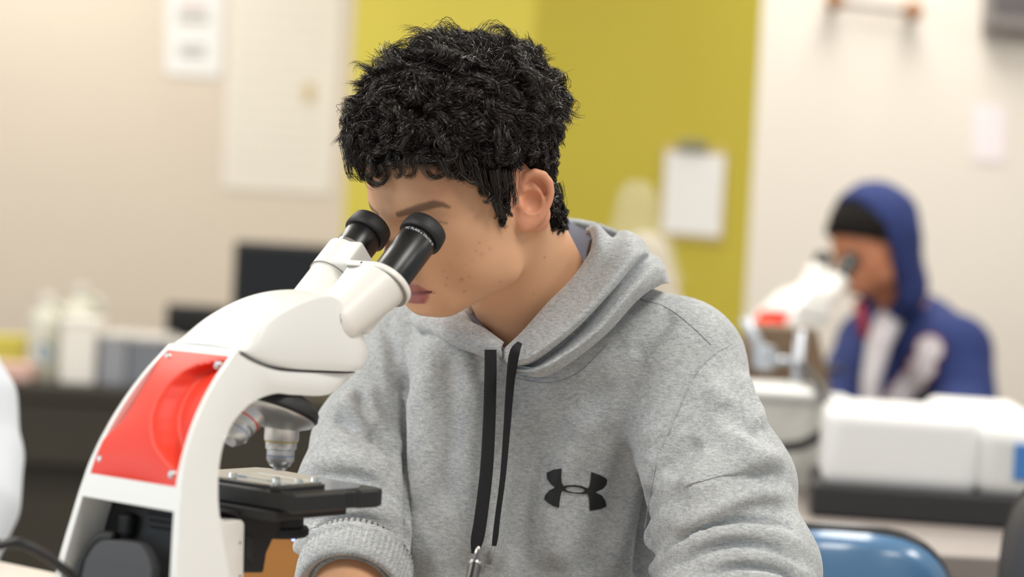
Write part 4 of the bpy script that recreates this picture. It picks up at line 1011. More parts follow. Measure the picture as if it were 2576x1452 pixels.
def side_prism(name, pxs, lref, l0, l1, m, parent=None, bev=.0015):
    bm = bmesh.new(); P = [pm(*p, lref) for p in pxs]; n = len(P); a = [bm.verts.new(L3(l0, *p)) for p in P]; b = [bm.verts.new(L3(l1, *p)) for p in P]
    bm.faces.new(a); bm.faces.new(b[::-1])
    for i in range(n): bm.faces.new((a[i], a[(i + 1) % n], b[(i + 1) % n], b[i]))
    return bmobj(name, bm, m, parent or micro, bevel=bev, seg=2)
br = side_prism('stage_bracket', [(556, 1284), (640, 1288), (712, 1300), (706, 1338), (690, 1352), (672, 1392), (664, 1442), (600, 1442), (598, 1300)], 24, -26, 24, M_black, bev=.002)
side_prism('bracket_lock_plate', [(618, 1340), (640, 1352), (636, 1420), (616, 1400)], 25.5, 22, 25.5, M_dkplast, br)
fb = side_prism('focus_column', [(552, 1300), (568, 1313), (610, 1309), (616, 1318), (612, 1530), (556, 1530)], 32, -34, 32, M_white2)
for py in (1366, 1450):
    f, u = pm(604, py, 32); lathe_obj('screw', [(0, .0004), (.001, .0003), (.0012, -.0003)], axis_matrix(L3(32, f, u), (1, 0, 0)), M_seam, fb, 12)
slab('foot', [(-88, -205), (88, -205), (92, -60), (84, 40), (60, 118), (-60, 118), (-84, 40), (-92, -60)], -182, -142, M_white, bev=.012)
lathe_obj('light_port', [(.030, -.145), (.030, -.118), (.027, -.115), (0, -.115)], Matrix.Translation(Vector(L3(0, 0, 0))), M_dkplast, micro, 40)
for sg in (1, -1):
    lathe_obj('focus_knob', [(0, .036), (.016, .036), (.018, .034), (.018, .016), (.027, .014), (.027, -.004), (.02, -.006)], axis_matrix(L3(sg * 92, -120, -128), (sg, 0, 0)), M_dkplast, micro, 48)
M_led = mat('blue_indicator', (120, 140, 255), .4, emit=6)
lp = MIC.loc(at(738, 1357, 1.835)); lathe_obj('indicator_lamp', [(0, .0016), (.0012, .0012), (.0016, 0), (.0012, -.0012), (0, -.0016)], Matrix.Translation(Vector(lp)), M_led, micro, 16)
cl = np.array([0.022, .008, .130]); tube('condenser_lever', [cl, (cl + lp) / 2 + np.array([0, 0, .001]), lp], .0012, M_dkplast, micro, sides=8)

# ================================================================== bench the near microscope stands on, cable, pen
M_bench = mat('beige_laminate', (206, 196, 184), .35, noise=.06, nscale=30)
M_edge = mat('dark_bench_edge', (66, 58, 52), .5)
# far edge of the bench runs square to the microscope
PE = at(0, 1411, 2.30); PE = CAM + (PE - CAM) * ((TABLE_Z - CAM[2]) / (PE[2] - CAM[2]))
ed = np.array([math.cos(MA), -math.sin(MA), 0.]); fd = np.array([math.sin(MA), math.cos(MA), 0.])
tb = bpy.data.objects.new('lab_bench', None); COL.objects.link(tb); c0 = PE + ed * .55 - fd * .45; tb.location = (c0[0], c0[1], 0); tb.rotation_euler = (0, 0, -MA)
tag(tb, 'pale beige bench top under the near white and red microscope', 'bench')
bm = bmesh.new(); box(bm, (0, 0, TABLE_Z - .016), (2.3, .9, .032)); bmobj('bench_top', bm, M_bench, tb, bevel=.004)
for sx in (-1, 1):
    for sy in (-1, 1):
        bm = bmesh.new(); box(bm, (sx * 1.05, sy * .38, (TABLE_Z - .032) / 2), (.05, .05, TABLE_Z - .032)); bmobj('leg', bm, M_edge, tb, bevel=.004)
M_cable = mat('black_cable', (26, 27, 29), .42)
# power cable: leaves the plug, arcs up and away off the bench
cb = [at(-60, 1395, 1.62), at(0, 1373, 1.62), at(50, 1368, 1.62), at(100, 1390, 1.625), at(150, 1425, 1.635), at(185, 1465, 1.65), at(205, 1560, 1.66)]
e0 = at(-260, 1560, 1.62); e0[2] = TABLE_Z + .004; cb = [e0 + np.array([-.12, .05, 0]), e0] + cb; l3 = at(215, 1640, 1.69); l3[2] = TABLE_Z + .05; cb.append(l3)
tag(tube('power_cable', cb, .0040, M_cable, None, sides=14, n=90), 'black power cable arching up to the back of the near microscope', 'cable')
# pen pointing up out of the hand
pd0, pd1 = at(1186, 1462, 1.80), at(1204, 1378, 1.84); ax = (pd1 - pd0) / np.linalg.norm(pd1 - pd0); p0 = pd0 - ax * .055
pen = bpy.data.objects.new('pen', None); COL.objects.link(pen); pen.matrix_world = axis_matrix(p0, ax); tag(pen, 'slim black pen with a tapered silver end held below the drawstrings', 'pen')
I4 = Matrix.Identity(4); Lp = .055 + float(np.linalg.norm(pd1 - pd0))
lathe_obj('barrel', [(0, -.075), (.0035, -.074), (.0054, -.060), (.0056, Lp - .0265), (.0052, Lp - .0262)], I4, M_tube, pen, 32)
lathe_obj('silver_tip', [(.0054, Lp - .0265), (.0058, Lp - .0255), (.0056, Lp - .0238), (.0042, Lp - .022), (.0020, Lp - .0035), (.0012, Lp - .003), (.0011, Lp), (0, Lp)], I4, M_shiny, pen, 32)

# ================================================================== background: things on the walls
M_paper = mat('white_paper', (232, 232, 230), .8, noise=.02, nscale=20); M_cream_paper = mat('cream_paper', (228, 222, 210), .8, noise=.03, nscale=15)
M_print = mat('grey_print', (168, 166, 164), .8); M_faint = mat('faint_print', (221, 215, 203), .8); M_pinkp = mat('pink_print', (226, 206, 204), .8)
M_board = mat('clipboard_hardboard', (196, 172, 110), .7, noise=.08, nscale=60); M_clipm = mat('clip_steel', (150, 146, 120), .4, metal=.6)
M_brown = mat('brown_bronze', (150, 108, 76), .5); M_grey = mat('mid_grey_plastic', (120, 116, 114), .6)
HL, TL, NLv = vplane(w0, WA); HS, TS, NSv = vplane(WB, WC); HR, TR, NRv = vplane(WC, w1)
p1 = sheet('notice', HL, NLv, [(420, -30), (562, -22), (557, 194), (416, 186)], .003, M_paper); tag(p1, 'small white printed notice on the beige wall above the monitors', 'notice')
for y0, y1, x0, x1, m in ((2, 18, 450, 520, M_pinkp), (24, 34, 448, 522, M_print), (42, 54, 446, 528, M_print), (58, 64, 448, 520, M_faint), (112, 122, 450, 520, M_print), (128, 142, 452, 514, M_print)):
    sheet('print_line', HL, NLv, [(x0, y0), (x1, y0 + 3), (x1, y1 + 3), (x0, y1)], .0006, m, p1, off=.0055)
p2 = sheet('poster', HL, NLv, [(578, -30), (862, -14), (832, 490), (560, 474)], .003, M_cream_paper); tag(p2, 'tall off-white poster with faint lines on the beige wall', 'poster')
for k in range(13):
    y = 10 + 34 * k; sheet('print_line', HL, NLv, [(600 - k * 1.2, y), (820 - k * 2, y + 11), (820 - k * 2, y + 19), (600 - k * 1.2, y + 8)], .0006, M_faint, p2, off=.0055)
sheet('sticker', HL, NLv, [(764, 210), (790, 212), (788, 256), (764, 254)], .004, mat('tan_sticker', (205, 184, 140), .7), p2, off=.006)
cbd = sheet('clipboard', HS, NSv, [(1672, 362), (1830, 374), (1820, 612), (1660, 598)], .006, M_board, bev=.002); tag(cbd, 'clipboard with white paper hanging on the mustard yellow wall', 'clipboard')
sheet('paper', HS, NSv, [(1678, 380), (1824, 391), (1812, 596), (1666, 584)], .003, M_paper, cbd, off=.009)
sheet('clip', HS, NSv, [(1710, 352), (1782, 358), (1780, 386), (1708, 380)], .012, M_clipm, cbd, off=.010, bev=.003)
tube('hanging_nail', [HS(1746, 345, -.01), HS(1746, 345, .02)], .003, M_clipm, cbd)
hk_ = bpy.data.objects.new('coat_rail', None); COL.objects.link(hk_); tag(hk_, 'thin grey rail with brown end knobs high on the cream wall', 'rail')
tube('rail', [HR(2092, 6, .04), HR(2298, 30, .04)], .008, M_grey, hk_)
for x, y in ((2098, 4), (2294, 30)):
    lathe_obj('end_knob', [(0, .05), (.018, .046), (.026, .03), (.02, .01), (.012, 0), (.012, -.04)], axis_matrix(HR(x, y, .04), NRv), M_brown, hk_, 24)
sp = sheet('wall_speaker', HR, NRv, [(2474, -60), (2650, -50), (2650, 92), (2466, 78)], .09, mat('speaker_grey', (128, 122, 120), .7, noise=.1), bev=.01); tag(sp, 'dark grey box high on the cream wall at the corner of the picture', 'wall box')
sheet('grille', HR, NRv, [(2500, -50), (2640, -44), (2640, 40), (2498, 30)], .006, mat('speaker_cloth', (92, 88, 88), .9), sp, off=.091)
pp = sheet('pinned_paper', HR, NRv, [(2448, 262), (2530, 268), (2526, 410), (2446, 402)], .002, mat('lilac_paper', (234, 224, 226), .85)); tag(pp, 'pale lilac sheet pinned on the cream wall above the blue hood', 'paper')

# ------------------------------------------------------------------ left back bench and what stands on it
M_dark = mat('dark_bench_top', (52, 48, 38), .5, noise=.08, nscale=20); M_wood = mat('oak_cabinet', (176, 122, 62), .5, noise=.18, nscale=14, nstretch=(1, 1, 6))
ZB = .745
def empty(name, loc, rz=0):
    o = bpy.data.objects.new(name, None); COL.objects.link(o); o.location = tuple(float(v) for v in loc); o.rotation_euler = (0, 0, rz); return o
def bx(name, c, s, m, parent, bev=.004): bm = bmesh.new(); box(bm, c, s); return bmobj(name, bm, m, parent, bevel=bev)
fl = onz(0, 960, ZB); frt = onz(830, 1006, ZB); yb = float((fl[1] + frt[1]) / 2); x0, x1 = float(fl[0]) - 1.2, float(frt[0])
bb = empty('wall_bench', ((x0 + x1) / 2, yb, 0)); tag(bb, 'dark bench with oak cabinets along the beige wall', 'bench')
W = x1 - x0; bx('bench_top', (0, .42, ZB - .02), (W, .84, .04), M_dark, bb); bx('apron', (0, .03, ZB - .12), (W, .03, .16), M_dark, bb); bx('knee_panel', (-.17, .10, .33), (W - .36, .03, .66), M_dark, bb)
cw = .34
for k in range(1): 
    cx = W / 2 - .02 - cw * (k + .5); bx('cabinet', (cx, .40, .275), (cw - .01, .7, .55), M_wood, bb); bx('cabinet_door', (cx, .045, .275), (cw - .03, .02, .50), M_wood, bb, .006)
    bx('door_handle', (cx + .14, .025, .46), (.02, .03, .09), M_grey, bb)
def stand(px, py, dy):      # plan point on the bench for a pixel column, dy metres behind the front edge
    y = yb + dy; r = ray(px, py); k = (y - CAM[1]) / r[1]; p = CAM + r * k; return float(p[0]), float(y)
def h_at(px, py, y): r = ray(px, py); k = (y - CAM[1]) / r[1]; return float(CAM[2] + r[2] * k)
M_milky = mat('milky_plastic', (206, 205, 190), .45); M_bluel = mat('blue_label', (92, 150, 186), .6); M_wbox = mat('white_card', (238, 234, 226), .6)
def jug(px, py_top, dy, r, name, label, spots, m):
    x, y = stand(px, 900, dy); H = h_at(px, py_top, y) - ZB; e = empty(name, (x, y, ZB)); tag(e, label, 'bottle')
    lathe_obj('body', [(0, 0), (r * .95, 0), (r, .01), (r, H * .66), (r * .8, H * .78), (r * .34, H * .86), (r * .32, H * .9)], I4, m, e, 32)
    lathe_obj('cap', [(r * .4, H * .89), (r * .42, H * .9), (r * .42, H * .99), (0, H)], I4, M_wbox, e, 24)
    tube('handle', [(r * .4, 0, H * .86), (r * 1.15, -.01, H * .8), (r * 1.2, -.01, H * .55), (r * .95, 0, H * .42)], .008, m, e, n=20)
    for px2, py2, rr in spots:
        hx = CAM + ray(px2, py2) * ((y - r - CAM[1]) / ray(px2, py2)[1]); th = (hx[0] - x) / r
        V = [((r + .002) * math.sin(th + a), -(r + .002) * math.cos(th + a), hx[2] - ZB + b) for a, b in [(rr / r * math.cos(q), rr * math.sin(q)) for q in np.linspace(0, 6.28, 16, endpoint=False)]]
        link('label_spot', pymesh('label_spot', V, [tuple(range(16))], False), M_bluel, e)
jug(112, 738, .16, .045, 'wash_bottle', 'milky white jug with a blue round label on the wall bench', [(110, 886, .022)], M_milky)
jug(196, 716, .42, .05, 'reagent_bottle', 'milky white jug behind the white carton on the wall bench', [], M_milky)
def carton(name, px0, px1, py_top, dy, dep, m, label, cat, lid=None, hgt=None, z=ZB):
    xa, y = stand(px0, 900, dy); xb, _ = stand(px1, 900, dy); H = hgt or (h_at((px0 + px1) / 2, py_top, y) - z); e = empty(name, ((xa + xb) / 2, y + dep / 2, z)); tag(e, label, cat)
    bx('body', (0, 0, H * .44), (xb - xa, dep, H * .88), m, e, .006); bx('lid', (0, 0, H * .94), ((xb - xa) * 1.03, dep * 1.03, H * .12), lid or m, e, .005); return e
carton('white_carton', 150, 240, 800, .06, .12, M_wbox, 'small bright white carton beside the milky jugs', 'box')
M_bin = mat('grey_blue_plastic', (150, 152, 158), .4, noise=.1, nscale=12); M_lidg = mat('pale_lid', (206, 204, 200), .5); M_bin2 = mat('slate_plastic', (122, 126, 134), .45, noise=.12, nscale=12)
carton('storage_bin', 250, 318, 838, .05, .2, M_bin, 'grey plastic bin next to the white carton on the wall bench', 'bin', M_lidg)
carton('storage_bin', 322, 412, 845, .05, .2, M_bin2, 'slate plastic bin nearest the red microscope panel', 'bin', M_lidg)
carton('storage_bin', 416, 500, 860, .08, .2, M_bin, 'grey plastic bin half hidden by the white microscope cap', 'bin', M_lidg)
carton('yellow_box', -60, 62, 846, .2, .12, mat('yellow_card', (206, 196, 84), .6), 'dull yellow box on the wall bench at the edge of the picture', 'box')
carton('pink_tray', -70, 74, 916, .02, .14, mat('pink_card', (222, 184, 172), .6), 'flat pink tray in front of the yellow box', 'tray')
M_mon = mat('black_monitor', (34, 35, 36), .35); M_scr = mat('dark_screen', (30, 31, 33), .2)
def monitor(px0, px1, pyt, pyb, dy, rz, label, kind):
    xa, y = stand(px0, 700, dy); xb, _ = stand(px1, 700, dy); zt = h_at((px0 + px1) / 2, pyt, y); zb = h_at((px0 + px1) / 2, pyb, y); e = empty(kind, ((xa + xb) / 2, y, ZB), rz); tag(e, label, 'monitor' if kind == 'monitor' else 'laptop')
    w = xb - xa; h = zt - zb; zc = (zt + zb) / 2 - ZB
    bx('casing', (0, 0, zc), (w, .03, h), M_mon, e, .006); bx('screen', (0, -.017, zc), (w - .03, .006, h - .03), M_scr, e, .001)
    if kind == 'monitor': bx('neck', (0, .03, (zb - ZB) / 2 + .01), (.07, .03, zb - ZB + .06), M_mon, e); bx('foot', (0, .0, .008), (.26, .2, .016), M_mon, e)
    else: bx('keyboard_base', (0, -.13, .012), (w, .24, .024), M_mon, e)
    return e
monitor(586, 842, 612, 850, .5, rad(-6), 'large black monitor on the wall bench behind the eyepieces', 'monitor')
monitor(424, 580, 768, 946, .60, rad(4), 'open dark laptop on the wall bench beside the large monitor', 'laptop')
xx, yy = stand(500, 900, .55)

# ------------------------------------------------------------------ right-hand island bench
ZI = .762
M_isl = mat('grey_brown_bench', (150, 141, 136), .45, noise=.06, nscale=20); M_isldark = mat('island_carcass', (70, 52, 36), .6)
a_ = onz(2500, 1402, ZI); yI = float(a_[1]); isl = empty('island_bench', (1.15, yI, 0)); tag(isl, 'grey-brown island bench carrying the white instrument', 'bench')
bx('bench_top', (0, .86, ZI - .018), (1.9, 1.72, .036), M_isl, isl); bx('apron', (0, .06, ZI - .075), (1.84, .03, .08), mat('black_apron', (40, 38, 38), .5), isl); bx('carcass', (0, .9, (ZI - .115) / 2), (1.8, 1.5, ZI - .115), M_isldark, isl)
def ipt(px, y): r = ray(px, 900); k = (y - CAM[1]) / r[1]; return float((CAM + r * k)[0])
# white instrument on a black tray
M_inst = mat('white_instrument', (238, 240, 240), .35); M_inst2 = mat('pale_grey_side', (222, 224, 222), .4); M_tray = mat('black_tray', (44, 44, 47), .5); M_blue = mat('blue_panel', (72, 128, 196), .4)
y0 = yI + .36; xl, xr = ipt(2085, y0), ipt(2484, y0); ins = empty('instrument', ((xl + xr) / 2, y0, ZI), rad(-7)); tag(ins, 'white rounded bench instrument with a blue panel on a black base', 'instrument')
w_ = xr - xl; zb_ = .045
def rounded_box(name, c, s, r, m, parent, seg=8): 
    o = bx(name, c, s, m, parent, 0); b = o.modifiers.new('bevel', 'BEVEL'); b.width = r; b.segments = seg; b.limit_method = 'NONE'; return setsmooth(o, 40)
rounded_box('housing', (0, .13, zb_ + .060), (w_, .26, .128), .028, M_inst, ins)
rounded_box('raised_cover', (w_ * .5, .17, zb_ + .066), (w_ * .62, .22, .138), .02, M_inst, ins)
rounded_box('end_housing', (w_ * .5 + .14, .10, zb_ + .055), (.30, .22, .115), .03, M_inst2, ins)
bx('blue_panel', (w_ * .5 + .145, -.012, zb_ + .058), (.20, .008, .055), M_blue, ins, .002)
bx('black_base', (w_ * .22, .13, .026), (w_ * 1.55, .30, .05), M_tray, ins, .006)
# pale box with a lid, and a cable drooping across it
M_pbox = mat('pale_grey_box', (206, 206, 200), .5, noise=.04, nscale=10); y1 = yI + .70; xl, xr = ipt(1860, y1), ipt(2092, y1)
hb = h_at(1990, 985, y1) - ZI; pb = empty('centrifuge', ((xl + xr) / 2, y1, ZI)); tag(pb, 'pale grey lidded box behind the sleeve of the grey hoodie', 'box')
rounded_box('body', (0, .12, hb * .45), (xr - xl, .24, hb * .9), .012, M_pbox, pb); rounded_box('lid', (0, .12, hb * .96), ((xr - xl) * 1.04, .26, hb * .12), .01, M_inst2, pb); rounded_box('side_box', ((xr - xl) * .72, .16, hb * .46), ((xr - xl) * .42, .2, hb * .92), .01, M_inst2, pb)
tag(tube('instrument_lead', [at(2010, 915, yI + 1.0), at(2050, 960, yI + .75), at(2085, 1020, yI + .62), at(2075, 1080, yI + .60), at(2020, 1118, yI + .62), at(1945, 1130, yI + .64), at(1900, 1160, yI + .64)], .009, M_cable, None, n=50), 'dark cable drooping across the pale grey lidded box', 'cable')
# brown rack and clamp stand
M_rack = mat('brown_wood', (112, 92, 70), .6, noise=.2, nscale=20); M_rack2 = mat('red_brown_wood', (112, 62, 40), .6, noise=.2, nscale=20); y2 = yI + 1.05; xl, xr = ipt(1846, y2), ipt(2110, y2); hr = h_at(1980, 822, y2) - ZI
rk = empty('wooden_rack', ((xl + xr) / 2, y2, ZI)); tag(rk, 'brown wooden rack in front of the far microscope', 'rack'); ww = xr - xl
bm = bmesh.new(); ptsR = [(-ww / 2, 0), (ww / 2, 0), (ww / 2, hr * .45), (ww * .28, hr), (-ww * .3, hr), (-ww / 2, hr * .62)]
for yy_ in (0, .16): 
    vv = [bm.verts.new((x, yy_, z)) for x, z in ptsR]; bm.faces.new(vv)
    if yy_: 
        for i in range(6): bm.faces.new((prev[i], prev[(i + 1) % 6], vv[(i + 1) % 6], vv[i]))
    prev = vv
bmobj('body', bm, M_rack, rk, bevel=.006); bx('end_board', (-ww * .42, -.008, hr * .34), (ww * .16, .016, hr * .6), M_rack2, rk)
for k in range(4): lathe_obj('peg', [(0, .03), (.011, .028), (.012, 0)], axis_matrix((ww * (-.1 + .14 * k), 0, hr * .3), (0, -1, 0)), M_wbox, rk, 20)
cs = empty('clamp_stand', (ipt(1990, y2 - .08), y2 - .08, ZI)); tag(cs, 'silver clamp stand with a slanting rod beside the brown rack', 'stand'); M_steel = mat('pale_steel', (188, 194, 202), .3, metal=.5)
q0 = np.array([cs.location.x, cs.location.y, cs.location.z]); yq = y2 - .08
rel = lambda px, py: tuple((CAM + ray(px, py) * ((yq - CAM[1]) / ray(px, py)[1])) - q0)
tube('slanting_rod', [rel(1872, 800), rel(1925, 905)], .011, M_steel, cs); p_ = rel(2016, 830); tube('upright_rod', [p_, (p_[0] - .012, 0, .01)], .009, M_steel, cs); lathe_obj('clamp_boss', [(0, .024), (.02, .02), (.022, 0), (.02, -.02), (0, -.024)], Matrix.Translation(Vector(rel(1922, 900))), M_steel, cs, 20)
p3 = rel(1925, 905); tube('cross_bar', [p3, (p_[0] - .008, 0, p3[2])], .007, M_steel, cs); bx('foot_plate', (-.02, .02, .006), (.2, .1, .012), M_steel, cs)
# translucent dust cover standing further left on the island
M_film = mat('clear_film', (226, 220, 196), .25, alpha=.22); M_cloth = mat('beige_cover', (204, 196, 182), .7, alpha=.82)
yd = yI + 1.56; xd = ipt(1628, yd); dc = empty('dust_cover', (xd, yd, ZI)); tag(dc, 'translucent beige dust cover standing in front of the yellow wall', 'cover')
zt1 = h_at(1600, 452, yd) - ZI; zt2 = h_at(1640, 585, yd) - ZI
def cover_sdf(P): return smin(rcone(P, (-30, 0, 40), (-20, 0, zt2 * 1000 - 50), 150, 52), rcone(P, (10, 0, 40), (-15, 0, zt2 * 1000 - 70), 160, 50), 20)
cvV, cvF = sdf_mesh(cover_sdf, (-230, -230, 0), (230, 230, zt2 * 1000 + 60), 9); link('cloth_cover', npmesh('cloth_cover', cvV / 1000, cvF), M_cloth, dc)
lathe_obj('plastic_hood', [(0, zt1), (.022, zt1 - .004), (.042, zt1 - .03), (.045, zt1 - .06), (.052, zt1 - .10), (.075, zt2 - .0), (.10, zt2 - .08), (.11, zt2 - .1)], Matrix.Translation(Vector((-.04, 0, 0))), M_film, dc, 28)
# far microscope: the same model as the near one, copied with all of its parts
def copy_tree(o, parent=None):
    c = o.copy(); COL.objects.link(c); c.parent = parent
    for ch in list(o.children):
        k = copy_tree(ch, c); k.matrix_parent_inverse = ch.matrix_parent_inverse.copy()
    return c
bpy.context.view_layer.update()
mic2 = copy_tree(micro); mic2['label'] = 'far white microscope that the student in the blue hood looks into'
cup = MIC.w(L3(*sE(250, 33))); tgt = at(2142, 652, 4.55); sh_ = MIC.o + (tgt - cup); sh_[2] = ZI; mic2.matrix_world = Matrix.Translation(Vector(sh_)) @ Matrix.Rotation(-MA, 4, 'Z')
# ------------------------------------------------------------------ student in the blue hood
H2 = yawframe(at(2196, 634, 4.86), rad(54), rad(17))
b2V, b2F = sdf_mesh(head_sdf, (-110, -150, -215), (135, 125, 135), 4.0)
def up_neck(V): return V
C2 = np.tile(np.array(S2L((186, 124, 92))), (len(b2V), 1)); me = npmesh('person', H2.w(b2V / 1000), b2F); setcol(me, C2)
pers2 = link('person', me, M_skin); tag(pers2, 'student in a navy blue hooded jacket looking into the far microscope', 'person')
def hair2(P): return smax(smax(smin(ell(P, (0, 1, 48), (75, 95, 80)), ell(P, (0, 30, 12), (65, 61, 54)), 22) - 13 - vnoise(P / 14.0) * 4, 60 - P[:, 2] + .45 * (P[:, 1] - 90), 10), -(P[:, 1] - 0), 8)
kV, kF = sdf_mesh(hair2, (-100, -20, -20), (100, 130, 165), 5, margin=2.2); M_hair2 = mat('matte_black_hair', (24, 21, 20), .8, spec=.15); link('hair', npmesh('hair', H2.w(kV / 1000), kF), M_hair2, pers2)
M_navy = mat('navy_fleece', (34, 49, 102), .9, noise=.06, nscale=80); M_tee = mat('white_tee', (214, 210, 214), .85); M_redp = mat('red_trim', (150, 30, 40), .7)
ms = lambda px, py, D: at(px, py, D) * 1000
N2 = ms(2285, 800, 5.0); o2 = H2.o * 1000; M2 = H2.M.astype(np.float32)
def navy(P):
    q = (P - o2.astype(np.float32)) @ M2
    outer = smin(ell(q, (0, -14, 42), (94, 118, 118)), rcone(q, (0, -20, -10), (0, -40, -90), 84, 84), 30) + vnoise(q / 45.0) * 4
    outer = np.minimum(outer, 1e9); inner = smin(ell(q, (0, 4, 44), (80, 105, 92)), rcone(q, (0, 10, 10), (0, 20, -75), 68, 60), 20)
    cutp = q[:, 1] - (.20 * q[:, 2] + 22)
    hd = smax(smax(outer, -inner, 5), cutp, 8)
    lsh, rsh = ms(2402, 885, 4.86), ms(2190, 865, 5.14)
    d = chain(P, [lsh, ms(2300, 838, 5.02), rsh], [82, 86, 80])
    d = smin(d, rcone(P, ms(2300, 880, 5.02), ms(2290, 1160, 5.02), 120, 135), 50)
    d = smin(d, chain(P, [lsh, ms(2428, 1010, 4.80), ms(2400, 1130, 4.66)], [82, 72, 62]), 20); d = smin(d, rcone(P, ms(2400, 1130, 4.66), ms(2200, 1150, 4.52), 58, 42), 20)
    d = smin(d, chain(P, [rsh, ms(2120, 980, 5.0), ms(2100, 1100, 4.8)], [78, 64, 56]), 20)
    d = smax(d, -rcone(q, (0, -10, -60), (0, 0, -110), 52, 52), 10)
    return smin(d, hd, 14)
mid = ms(2290, 860, 4.95); nV, nF = sdf_mesh(navy, mid + np.array([-330, -480, -420]), mid + np.array([330, 320, 480]), 7, margin=2.2)
jk = link('hooded_jacket', npmesh('hooded_jacket', nV / 1000, nF), M_navy, pers2); nq, nz = proj(nV / 1000)
def s2D(px, py, r=14):
    m = (np.abs(nq[:, 0] - px) < r) & (np.abs(nq[:, 1] - py) < r); return float(np.sort(nz[m])[:4].mean()) if m.any() else 4.85
def tee(P): return chain(P, [ms(2254, 768, 4.93), ms(2212, 860, 4.88), ms(2190, 960, 4.86), ms(2184, 1060, 4.86)], [33, 29, 22, 20])
t0_ = ms(2232, 900, 4.9); tV, tF = sdf_mesh(tee, t0_ + np.array([-120, -180, -260]), t0_ + np.array([160, 180, 240]), 7); link('tee_shirt', npmesh('tee_shirt', tV / 1000, tF), M_tee, pers2)
tube('jacket_trim', [at(2160, 760, 4.85), at(2168, 800, 4.83), at(2176, 850, 4.82)], .012, M_redp, jk)
# sleeve print: chunky white shapes with red outlines, too blurred to read
for k, (px, py, r, sx) in enumerate(((2338, 878, 33, 1.0), (2318, 925, 30, 1.15), (2296, 958, 28, 1.2), (2272, 985, 28, 1.2), (2252, 1012, 28, 1.1))):
    for nm, rr_2, off, m in (('sleeve_print_outline', 1.13, .012, M_redp), ('sleeve_print', 1.0, .016, M_tee)):
        ring = [(px + rr_2 * r * sx * math.cos(a), py + rr_2 * r * math.sin(a)) for a in np.linspace(0, 6.283, 18, endpoint=False)] + [(px, py)]
        Vp = [at(x, y, s2D(x, y) - off) for x, y in ring]; link(nm, pymesh(nm, Vp, [(i, (i + 1) % 18, 18) for i in range(18)]), m, jk)
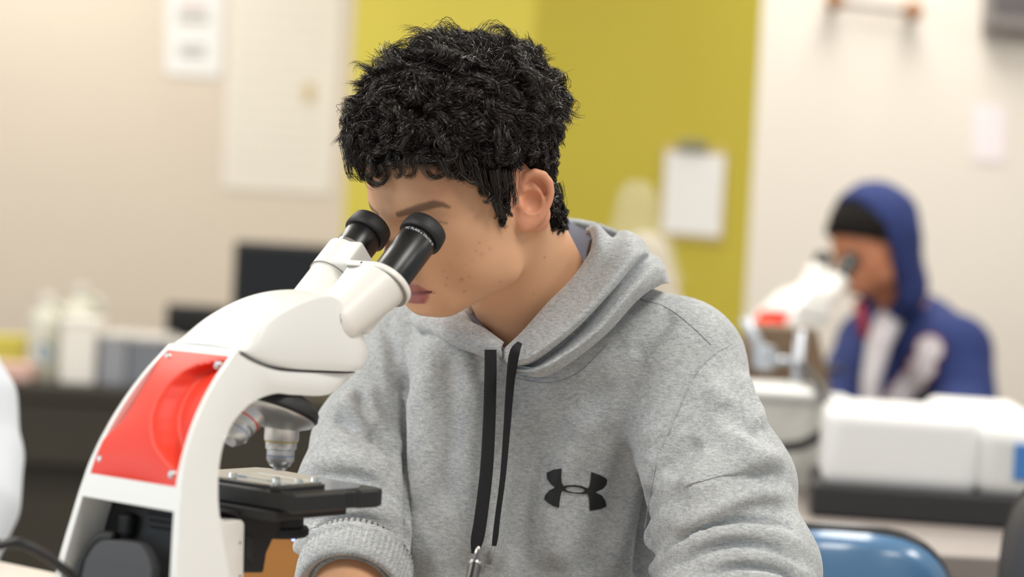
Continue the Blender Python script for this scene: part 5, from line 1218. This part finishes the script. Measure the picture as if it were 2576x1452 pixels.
# ------------------------------------------------------------------ chairs
M_chair = mat('blue_vinyl', (86, 128, 168), .22, coat=.4, bump=.03, bscale=40); M_rim = mat('black_rim', (24, 24, 26), .35); M_chrome2 = mat('chair_chrome', (150, 150, 152), .25, metal=1)
def chair(px, py, D, hw, hh, rz, m, label):
    c = at(px, py, D); e = empty('chair', (c[0], c[1], 0), rz); tag(e, label, 'chair'); z0 = c[2] - hh
    n = 48; out_ = [(hw * np.sign(math.cos(a)) * abs(math.cos(a)) ** .62, hh * np.sign(math.sin(a)) * abs(math.sin(a)) ** .62) for a in np.linspace(0, 2 * math.pi, n, endpoint=False)]
    V, F = [], []; rings = 8
    for k in range(rings + 1):
        s = k / rings
        for x, z in out_: V.append((x * s, -.028 * (1 - s ** 3) - .05 * (1 - (x * s / hw) ** 2) + .05, z0 + z * s))
    for k in range(rings): F += [(k * n + i, k * n + (i + 1) % n, (k + 1) * n + (i + 1) % n, (k + 1) * n + i) for i in range(n)]
    o = link('backrest', pymesh('backrest', V, F), m, e); so = o.modifiers.new('th', 'SOLIDIFY'); so.thickness = .02; so.offset = 0
    rim_ = [(x * 1.01, .05 - .05 * (1 - (x / hw) ** 2) + .012, z0 + z * 1.01) for x, z in out_]; V, F = tube_arrays(np.array(rim_ + rim_[:2]), .011, 10, cap=False); link('backrest_rim', pymesh('backrest_rim', V, F), M_rim, e)
    rounded_box('seat', (0, -.22, .455), (hw * 2.1, .40, .05), .02, m, e); tube('upright', [(0, .03, z0), (0, .05, .44), (0, -.05, .42)], .014, M_rim, e)
    tube('pedestal', [(0, -.2, .43), (0, -.2, .05)], .025, M_chrome2, e)
    for k in range(5):
        a = k * 2 * math.pi / 5; tube('base_arm', [(0, -.2, .07), (.165 * math.cos(a), -.2 + .165 * math.sin(a), .045)], .016, M_rim, e); lathe_obj('caster', [(0, .0), (.02, .0), (.02, .03), (0, .03)], Matrix.Translation((.165 * math.cos(a), -.2 + .165 * math.sin(a), 0)), M_rim, e, 16)
chair(2085, 1342, 2.62, .165, .16, rad(0), M_chair, 'glossy blue chair with a black rim beside the grey sleeve')
chair(2890, 1200, 2.52, .17, .17, rad(-25), mat('charcoal_vinyl', (78, 78, 80), .45), 'charcoal chair back cut off at the lower corner of the picture')
# ------------------------------------------------------------------ person in a pale coat at the edge of the picture
M_coat = mat('pale_blue_white_coat', (222, 228, 236), .8, bump=.1, bscale=60); DL = 2.75
def coat(P):
    d = chain(P, [ms(-190, 850, DL), ms(-60, 1010, DL - .02), ms(-42, 1150, DL - .05)], [70, 52, 46]); d = smin(d, chain(P, [ms(-42, 1150, DL - .05), ms(-52, 1270, DL - .10), ms(-120, 1440, DL - .16)], [50, 50, 44]), 8)
    d = smin(d, chain(P, [ms(-190, 850, DL), ms(-420, 830, DL), ms(-620, 850, DL)], [70, 80, 70]), 30)
    return smin(d, rcone(P, ms(-420, 950, DL), ms(-420, 1500, DL), 130, 150), 40)
c0_ = ms(-380, 1150, DL); oV, oF = sdf_mesh(coat, c0_ + np.array([-360, -360, -420]), c0_ + np.array([360, 300, 330]), 6, margin=2.2)
H3 = yawframe(at(-430, 480, DL), rad(-20), rad(15)); C3 = np.tile(np.array(S2L((206, 160, 128))), (len(b2V), 1)); me = npmesh('person', H3.w(b2V / 1000), b2F); setcol(me, C3)
pers3 = link('person', me, M_skin); tag(pers3, 'person cut off by the picture edge, only a pale blue-white sleeve showing', 'person')
link('coat', npmesh('coat', smoothv(oV, oF, 1) / 1000, oF), M_coat, pers3); link('hair', npmesh('hair', H3.w(kV / 1000), kF), M_hair, pers3)
